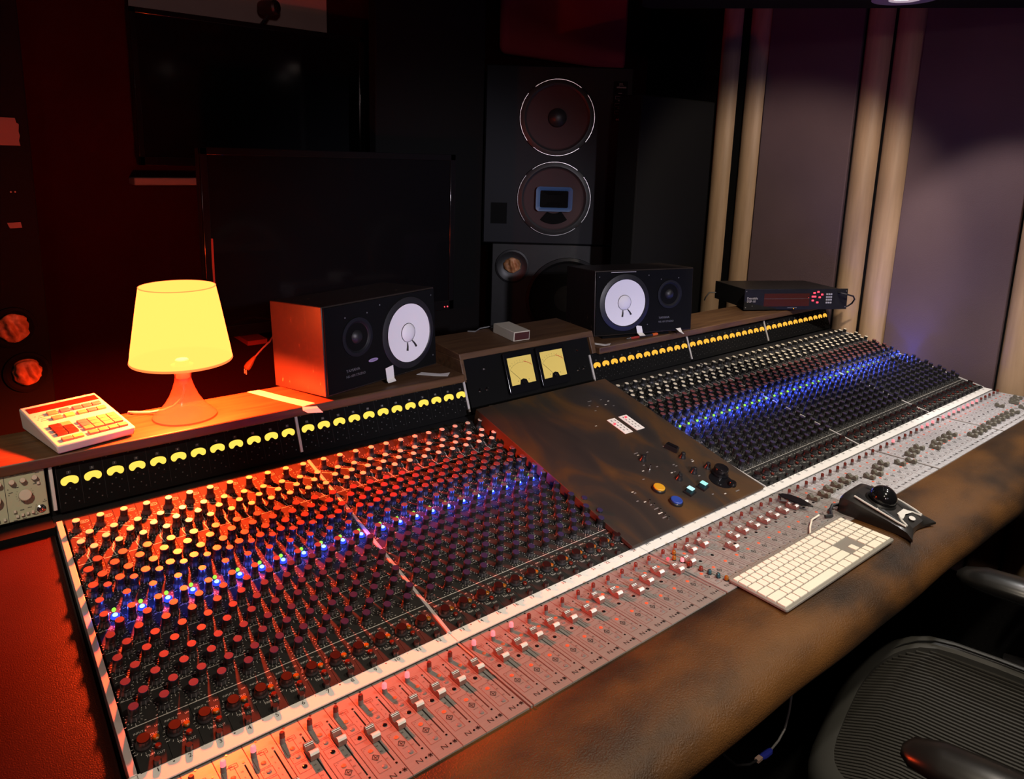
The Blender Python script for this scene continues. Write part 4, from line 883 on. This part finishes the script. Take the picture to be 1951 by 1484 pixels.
b = MB(); b.sphere(0.0028, M_ledr, TR(0.862, -0.007, 0.012), 8, 6); b.sphere(0.0022, M_ledr, TR(0.849, -0.007, 0.012), 8, 6); b.build('standby_light', t2)
MB().box(0.02, 0.025, -0.0085, -0.006, 0.17, 0.305, mat('red_gloss_edge', (0.30, 0.05, 0.03), 0.25)).build('edge_strip', t2, smooth=False)
b = MB(); b.box(0.30, 0.60, -0.02, 0.16, -1.03, -1.01, M_gloss); b.box(0.40, 0.50, 0.03, 0.08, -1.01, 0.05, M_blackm); b.box(0.10, 0.16, -0.05, 0.08, -0.022, -0.008, mat('red_brown_foot', (0.16, 0.02, 0.015), 0.4)); b.build('stand', t2, smooth=False)
wc = thing('webcam', 'small black webcam perched on the upper television', 'webcam', TR(0.868, 1.725, 2.022) @ RZ(rad(35)))
b = MB(); b.lathe([(0.022, -0.03), (0.026, -0.02), (0.026, 0.03), (0.021, 0.037)], 20, M_black, TR(0, 0, 0.062) @ RX(rad(90)), True, True); b.build('body', wc)
b = MB(); b.lathe([(0.014, 0.037), (0.013, 0.040), (0.004, 0.041)], 18, M_gloss, TR(0, 0, 0.062) @ RX(rad(90))); b.build('lens', wc)
b = MB(); b.tube([(0, 0.0, 0.04), (-0.012, 0.005, 0.022), (-0.03, 0.01, 0.0)], 0.006, M_black, 8); b.build('clip', wc)

# ------------------------------------------------------------------ main speaker, bass cabinet, dark panels
SPY = rad(51.4134 - 90)      # faces the camera side of the room
c0 = Vector((1.985, 1.42, 1.227))
sp = thing('main_speaker', 'large black monitor speaker with two chrome-ringed drivers and a blue horn', 'speaker', Matrix.Translation(c0) @ RZ(SPY))
FT = Matrix(((1, 0, 0, 0), (0, 0, -1, 0), (0, 1, 0, 0), (0, 0, 0, 1)))
MB().box(-0.308, 0.308, 0.006, 0.21, 0.0, 0.745, M_cabinet).build('cabinet', sp, bevel=0.004)
MB().box(-0.304, 0.304, 0.0, 0.010, 0.004, 0.741, M_spkface).build('baffle', sp, bevel=0.002)
def ring_driver(z, x, cone, horn):
    T = FT @ TR(x, z, 0)
    b = MB()
    for a0, a1 in ((52, 128), (142, 218), (232, 308), (322, 398)):
        pts = [(0.156*math.cos(rad(a0+(a1-a0)*k/14)), 0.156*math.sin(rad(a0+(a1-a0)*k/14)), 0.010) for k in range(15)]
        b.tube(pts, 0.0019, M_ringch, 6)
    b.build('chrome_ring', sp, T)
    b = MB(); b.lathe([(0.160, 0.0), (0.158, 0.009), (0.150, 0.012), (0.138, 0.014), (0.130, 0.010)], 56, M_black, None, False, False); b.build('surround', sp, T)
    b = MB(); b.lathe([(0.131, 0.011), (0.127, 0.007), (0.045, 0.002), (0.038, 0.004)], 56, cone, None, False, True); co = b.build('cone', sp, T)
    if not horn:
        b = MB(); b.lathe([(0.040, 0.003), (0.036, 0.016), (0.022, 0.026), (0.008, 0.030), (0.001, 0.0305)], 32, M_black); b.build('dust_cap', sp, T)
    else:
        b = MB(); o_ = smoothbox(-0.078, 0.078, -0.050, 0.050, 0.014); i_ = smoothbox(-0.060, 0.060, -0.036, 0.036, 0.006); n_ = len(o_)
        vs = [(x_, y_+0.006*(1-(x_/0.078)**2)*(1 if y_ > 0 else -1), 0.030) for x_, y_ in o_] + [(x_, y_, 0.026) for x_, y_ in i_] + [(x_*0.45, y_*0.45, 0.006) for x_, y_ in i_] + [(x_, y_, 0.012) for x_, y_ in o_]
        fs = [(k, (k+1) % n_, n_+(k+1) % n_, n_+k) for k in range(n_)] + [(n_+k, n_+(k+1) % n_, 2*n_+(k+1) % n_, 2*n_+k) for k in range(n_)] + [(3*n_+k, 3*n_+(k+1) % n_, (k+1) % n_, k) for k in range(n_)] + [tuple(2*n_+k for k in range(n_))]
        b.add(vs, fs, [M_blue]*n_ + [M_blackm]*n_ + [M_blue]*n_ + [M_blackm]); ho = b.build('horn', sp, T); ho['label'] = 'blue rectangular horn in the lower driver'
        b = MB(); b.poly([(0.10*math.cos(rad(a)), 0.10*math.sin(rad(a))-0.008) for a in range(-125, -50, 8)] + [(0.05*math.cos(rad(a)), 0.05*math.sin(rad(a))-0.012) for a in range(-50, -126, -8)], 0.0095, M_blackm); b.build('bracket', sp, T, smooth=False)
ring_driver(0.535, -0.005, M_conedk, False); ring_driver(0.197, -0.005, M_conedk, True)
b = MB(); b.quad(0.225, 0.285, 0.525, 0.690, 0.0006, M_blackm); b.text('JBL', 0.016, 0.257, 0.678, 0.001, M_dim); b.quad(0.238, 0.278, 0.662, 0.668, 0.001, M_dim)
for z in (0.640, 0.610, 0.580): b.quad(0.246, 0.262, z, z+0.003, 0.001, M_dim); b.rect(0.235, 0.272, z-0.022, z-0.010, 0.0012, 0.001, M_dim)
b.text('4412', 0.013, 0.254, 0.535, 0.001, M_print)
inst(b.mesh('badge', smooth=False), 'badge', sp, FT @ TR(0, 0, 0.0005))
b = MB(); b.box(-0.275, -0.205, -0.001, 0.004, 0.085, 0.175, M_blackm); b.build('port', sp, smooth=False)
bs = thing('bass_cabinet', 'black bass cabinet under the main speaker with an amber tweeter and round woofer', 'speaker', TR(1.985, 1.42, 0) @ RZ(SPY))
MB().box(-0.265, 0.265, 0.012, 0.21, 0.02, 1.225, M_cabinet).build('cabinet', bs, bevel=0.004)
MB().box(-0.27, 0.27, 0.04, 0.20, 0.0, 0.025, M_blackm).build('plinth', bs, smooth=False)
def amber(parent, T, r=0.036, seed=1):
    b = MB(); rn = random.Random(seed); b.sphere(r, M_amberfoil, None, 28, 18, 0.42, 1.0)
    b.v = [(x*(1+0.10*math.sin(7*x/r+seed)+0.07*math.sin(11*y/r)), y*(1+0.10*math.sin(6*z/r+2*seed)), z*(0.62+0.16*math.sin(8*x/r+3*y/r+seed))) for x, y, z in b.v]
    o = b.build('amber_dome', parent, T, ang=60); o['label'] = 'crumpled amber dome'
    return o
b = MB(); b.lathe([(0.075, 0.0), (0.074, 0.008), (0.066, 0.011), (0.052, 0.004), (0.036, 0.001)], 40, M_black, None, False, True); b.build('tweeter_ring', bs, FT @ TR(-0.175, 1.125, -0.012))
amber(bs, FT @ TR(-0.175, 1.130, -0.010), 0.036, 2)
b = MB(); b.lathe([(0.185, 0.0), (0.184, 0.014), (0.172, 0.020), (0.160, 0.010), (0.05, -0.001)], 56, [M_black, M_cabinet, M_blackm, M_blackm], None, False, True); b.build('woofer', bs, FT @ TR(0.075, 0.985, -0.012))

o = MB().box(1.10, 1.565, 1.38, 1.43, 0.0, 2.45, M_blackm).build('acoustic_panel', bevel=0.006); tag(o, 'tall matt black acoustic panel standing left of the main speaker', 'acoustic panel')
o = MB().box(2.005, 2.46, 0.985, 1.10, 0.0, 1.840, M_blackm).build('tall_cabinet', bevel=0.006); tag(o, 'tall black cabinet behind the right nearfield speaker', 'cabinet')
o = MB().box(1.93, 2.735, 1.735, 1.795, 2.045, 2.60, M_padred).build('padded_panel', bevel=0.03); tag(o, 'maroon padded fabric panel on the wall above the main speaker', 'wall panel')

# left dark rack cabinet with tape pieces
lf = thing('rack_cabinet', 'tall black cabinet at the left edge with two amber domed drivers', 'cabinet', TR(-0.62, 1.30, 0))
MB().box(0, 0.70, 0.0, 0.45, 0.0, 2.55, M_blackm).build('carcass', lf, bevel=0.004)
FT2 = FT
for x, z, sd in ((0.622, 1.128, 3), (0.642, 1.006, 5)):
    b = MB(); b.lathe([(0.054, 0.0), (0.053, 0.007), (0.046, 0.009), (0.036, 0.002)], 32, M_blackm, None, False, True); b.build('driver_ring', lf, FT2 @ TR(x, z, 0))
    amber(lf, FT2 @ TR(x, z, 0.004), 0.036, sd)
b = MB(); b.sphere(0.0022, M_darkred, TR(0.668, -0.001, 1.125), 8, 6); b.sphere(0.0022, M_darkred, TR(0.690, -0.001, 1.004), 8, 6); b.build('screw', lf)
b = MB(); b.sphere(0.002, mat('dim_red_led', (0.1, 0.02, 0.02), 0.4, emit=(0.16, 0.02, 0.01), es=1), TR(0.648, -0.001, 1.474), 8, 6); b.sphere(0.002, MATS['dim_red_led'], TR(0.657, -0.001, 1.474), 8, 6); b.build('indicator_light', lf)
M_masking = mat('masking_tape', (0.16, 0.11, 0.085), 0.7)
for nm_, pts, lab in (('tape_strip', [(0.58, 1.656), (0.672, 1.655), (0.674, 1.644), (0.679, 1.640), (0.677, 1.622), (0.679, 1.612), (0.676, 1.600), (0.678, 1.588), (0.58, 1.588)], 'large torn masking tape piece high on the black cabinet at left'), ('tape_strip', [(0.633, 1.397), (0.662, 1.398), (0.664, 1.384), (0.638, 1.383)], 'small masking tape piece lower on the black cabinet at left')):
    b = MB(); b.prism(pts, 0.0, 0.0015, M_masking); o = b.build(nm_, None, TR(-0.62, 1.2995, 0) @ FT, smooth=False); tag(o, lab, 'tape')

# hanging plug behind the shelf
hp_ = thing('hanging_plug', 'tan plug hanging on a thin cable behind the shelf, right of the lamp', 'plug', TR(0, 0, 0))
b = MB(); b.tube([(0.5720, 1.15, 1.0000), (0.595, 1.15, 1.022), (0.618, 1.15, 1.040), (0.66, 1.20, 1.06), (0.70, 1.28, 1.06)], 0.0028, mat('mauve_cable', (0.22, 0.10, 0.10), 0.5), 8); b.build('cable', hp_)
b = MB(); b.tube([(0.5440, 1.15, 0.966), (0.5475, 1.15, 0.970), (0.553, 1.15, 0.978), (0.562, 1.15, 0.989), (0.5715, 1.15, 1.0000)], 0.01, mat('tan_plug', (0.17, 0.065, 0.02), 0.5), 10, None, True, [0.008, 0.0105, 0.0105, 0.0075, 0.0040]); b.build('plug_body', hp_)
b = MB(); b.box(0.5400, 0.5425, 1.142, 1.145, 0.952, 0.966, M_rail); b.box(0.5400, 0.5425, 1.155, 1.158, 0.952, 0.966, M_rail); b.build('prong', hp_, smooth=False)

# ------------------------------------------------------------------ hanging ceiling cloud with downlights
P1 = Vector((1.83, 0.86)); e1 = Vector((0.68, -0.733)); e2 = Vector((-0.733, -0.68))
corn = [P1, P1+e1*1.55, P1+e1*1.55+e2*2.7, P1+e2*2.7]
def rc(p, a, b_, r=0.06, n_=6):   # rounded corner p with edges toward a and b_
    a = (a-p).normalized(); b_ = (b_-p).normalized(); c = p + (a+b_)*r; out = []
    s_ = p + a*r; t_ = p + b_*r
    for k in range(n_+1):
        f = k/n_; q = s_*(1-f)**2 + p*2*f*(1-f) + t_*f*f; out.append((q.x, q.y))
    return out
outl = []
for i in range(4): outl += rc(corn[i], corn[i-1], corn[(i+1) % 4])
outl = outl[::-1]
cl = thing('ceiling_cloud', 'black ceiling cloud hung over the operator with recessed downlights', 'ceiling panel', TR(0, 0, 0))
b = MB(); b.prism(outl, CLOUD_Z, CLOUD_Z+0.07, M_blackm); b.build('panel', cl, smooth=False)
b = MB()
for x, y in ((1.2, -0.2), (1.9, -0.5), (0.9, -0.6), (1.6, 0.3)): b.tube([(x, y, CLOUD_Z+0.06), (x, y, 2.625)], 0.005, M_black, 6)
b.build('hanger_rod', cl)
M_face = {}
for x, y, pw, c, an, tg_, bl_ in DOWNLIGHTS:
    b = MB(); b.lathe([(0.092, 0.0), (0.092, -0.006), (0.045, -0.008), (0.038, -0.001)], 36, mat('white_trim', (0.30, 0.27, 0.34), 0.5), TR(x, y, CLOUD_Z), False, False); b.build('downlight_trim', cl)
    key_ = str(c)
    if key_ not in M_face: M_face[key_] = glow('downlight_lens', c, 12.0)
    b = MB(); b.disc(x, y, 0.038, CLOUD_Z-0.0015, M_face[key_], 24); b.f = [f[::-1] for f in b.f]; b.build('downlight_lens', cl, smooth=False)

# ------------------------------------------------------------------ office chairs
def chair(M, label):
    c = thing('office_chair', label, 'chair', M, 'mesh office chairs at the console')
    SZ = 0.545
    def outline(hw, hd, n_=40, p=3.2):
        return [(hw*math.copysign(abs(math.cos(2*math.pi*k/n_))**(2/p), math.cos(2*math.pi*k/n_)), hd*math.copysign(abs(math.sin(2*math.pi*k/n_))**(2/p), math.sin(2*math.pi*k/n_))) for k in range(n_)]
    def drop(x, y): return -0.045*max(0, (y-0.10)/0.13)**2*1.0 + 0.018*(x/0.27)**2
    o_ = outline(0.310, 0.265); i_ = outline(0.268, 0.226); mid = outline(0.290, 0.246)
    b = MB(); n_ = len(o_); vs = []
    for ring, dz in ((o_, -0.030), (o_, -0.008), (mid, 0.004), (i_, -0.004), (i_, -0.030)):
        vs += [(x, y, SZ+dz+drop(x, y)) for x, y in ring]
    fs = [(j*n_+k, j*n_+(k+1) % n_, (j+1)*n_+(k+1) % n_, (j+1)*n_+k) for j in range(4) for k in range(n_)]
    b.add(vs, fs, M_chair); b.build('seat_frame', c, ang=50)
    b = MB(); grooves = [(x*0.925, y*0.925, SZ+0.0035+drop(x, y)) for x, y in outline(0.300, 0.256)]; b.tube(grooves+grooves[:1], 0.0018, M_blackm, 6); b.build('seat_groove', c)
    # woven seat: sheet plus raised cords running front to back
    b = MB(); nx, ny = 14, 12; vs = []
    for j in range(ny+1):
        y = -0.229 + 0.458*j/ny; lim = 0.270*(1-abs(y/0.2295)**3.2)**(1/3.2) if abs(y) < 0.2295 else 0.0
        for k in range(nx+1):
            x = -lim + 2*lim*k/nx; vs.append((x, y, SZ-0.016+drop(x, y)-0.010*(1-(x/0.275)**2)*(1-(y/0.235)**2)))
    b.add(vs, [(j*(nx+1)+k, j*(nx+1)+k+1, (j+1)*(nx+1)+k+1, (j+1)*(nx+1)+k) for j in range(ny) for k in range(nx)], mat('mesh_shadow', (0.009, 0.009, 0.008), 0.8)); b.build('seat_sheet', c)
    b = MB()
    for q in range(52):
        x = -0.258 + 0.516*q/51; lim = 0.228*(max(0.0, 1-abs(x/0.2690)**3.2))**(1/3.2)
        pts = []
        for k in range(9):
            y = -lim + 2*lim*k/8; pts.append((x*(1-0.03*(y/0.22)**2), y, SZ-0.0125+drop(x, y)-0.010*(1-(x/0.275)**2)*(1-(y/0.235)**2)))
        b.tube(pts, 0.0031, M_weave, 5, None, False)
    w_ = b.build('seat_weave', c); w_['kind'] = 'stuff'
    for sx in (-1, 1):
        b = MB(); pts = [(0.0, 0.098, 0.0), (0.0, 0.085, 0), (0.0, 0.045, 0), (0, -0.02, 0), (0, -0.11, 0), (0, -0.165, 0), (0, -0.180, 0)]; rs = [0.012, 0.030, 0.042, 0.045, 0.044, 0.034, 0.012]
        nn = 16; vs = []
        for (x, y, z), r_ in zip(pts, rs):
            for k in range(nn): a = 2*math.pi*k/nn; vs.append((r_*math.cos(a), y, 0.55*r_*math.sin(a) - 0.015*max(0, (y-0.03)/0.1)**2))
        fs = [(i*nn+k, i*nn+(k+1) % nn, (i+1)*nn+(k+1) % nn, (i+1)*nn+k) for i in range(len(pts)-1) for k in range(nn)] + [tuple(range(nn)), tuple(range(len(pts)*nn-1, (len(pts)-1)*nn-1, -1))]
        fs = [f[::-1] for f in fs]
        b.add(vs, fs, M_rubber); b.build('armrest', c, TR(sx*0.315, 0.0, 0.725), ang=60)
        b = MB(); b.tube([(sx*0.315, -0.08, 0.705), (sx*0.318, -0.12, 0.60), (sx*0.30, -0.16, 0.50), (sx*0.24, -0.18, 0.46)], 0.02, M_blackm, 10); b.build('arm_post', c)
    b = MB(); pts = [(0.23*math.sin(t), -0.26-0.05*math.cos(t)**2, 0.86+0.29*math.cos(t)) for t in [2*math.pi*k/36 for k in range(37)]]; b.tube(pts, 0.022, M_chair, 10); b.build('back_frame', c)
    b = MB()
    for q in range(34):
        z = 0.60 + 0.52*q/33; hw = 0.225*math.sqrt(max(0.01, 1-((z-0.86)/0.285)**2)); b.tube([(-hw, -0.275, z), (0, -0.315, z), (hw, -0.275, z)], 0.0045, M_weave, 5, None, False)
    w2 = b.build('back_weave', c); w2['kind'] = 'stuff'
    b = MB(); b.lathe([(0.028, 0.10), (0.028, 0.40), (0.07, 0.42), (0.09, 0.50)], 18, M_blackm); b.tube([(0, -0.1, 0.45), (0, -0.28, 0.47), (0, -0.31, 0.62)], 0.025, M_blackm, 10); b.build('column', c)
    for q in range(5):
        a = rad(72*q+18); b = MB(); b.tube([(0.02*math.cos(a), 0.02*math.sin(a), 0.13), (0.30*math.cos(a), 0.30*math.sin(a), 0.075)], 0.02, M_black, 8); lo = b.build('leg', c)
        b = MB(); b.lathe([(0.022, -0.02), (0.028, -0.016), (0.028, 0.016), (0.022, 0.02)], 16, M_black, TR(0.30*math.cos(a), 0.30*math.sin(a), 0.0285) @ RX(rad(90)), True, True); b.build('caster', lo)
    return c
chair(TR(1.28, -0.565, 0) @ RZ(rad(13.3)), 'mesh office chair in front of the keyboard with glossy black armrests')
chair(TR(2.42, -0.62, 0) @ RZ(rad(4)), 'mesh office chair half hidden beyond the first, at the right edge')

# black feather-shaped clip lying on the faders
b = MB(); b.prism([(0.0, 0.0), (0.012, -0.004), (0.022, -0.022), (0.024, -0.045), (0.017, -0.070), (0.010, -0.084), (0.004, -0.074), (-0.004, -0.060), (-0.008, -0.036), (-0.006, -0.014)], 0.0, 0.004, M_gloss)
o = b.build('hair_clip', None, TR(1.394, -0.056, 0.8155), bevel=0.001); tag(o, 'black leaf-shaped clip lying across the faders behind the trackball', 'clip')

# cable hanging under the armrest
cb_ = thing('usb_cable', 'grey cable with a blue plug hanging below the leather armrest', 'cable', TR(0, 0, 0))
b = MB(); b.tube([(1.083, -0.30, 0.712), (1.083, -0.30, 0.66), (1.081, -0.30, 0.600), (1.079, -0.30, 0.550), (1.070, -0.30, 0.515), (1.050, -0.30, 0.499), (1.024, -0.30, 0.492)], 0.0022, M_greycable, 8); b.build('upper_lead', cb_)
b = MB(); b.tube([(1.026, -0.30, 0.4925), (1.020, -0.30, 0.4905), (1.002, -0.30, 0.492), (0.990, -0.30, 0.495)], 0.006, M_blueplug, 10, None, True, [0.0035, 0.0062, 0.0065, 0.0050]); b.build('blue_plug', cb_)
b = MB(); b.box(0.976, 0.990, -0.3045, -0.2955, 0.4925, 0.4985, mat('plug_shell', (0.35, 0.24, 0.2), 0.4)); b.build('connector', cb_, smooth=False)
b = MB(); b.tube([(0.978, -0.30, 0.496), (0.950, -0.30, 0.502), (0.905, -0.30, 0.527), (0.860, -0.30, 0.575), (0.845, -0.30, 0.65), (0.845, -0.30, 0.712)], 0.0022, M_black, 8); b.build('lower_lead', cb_)
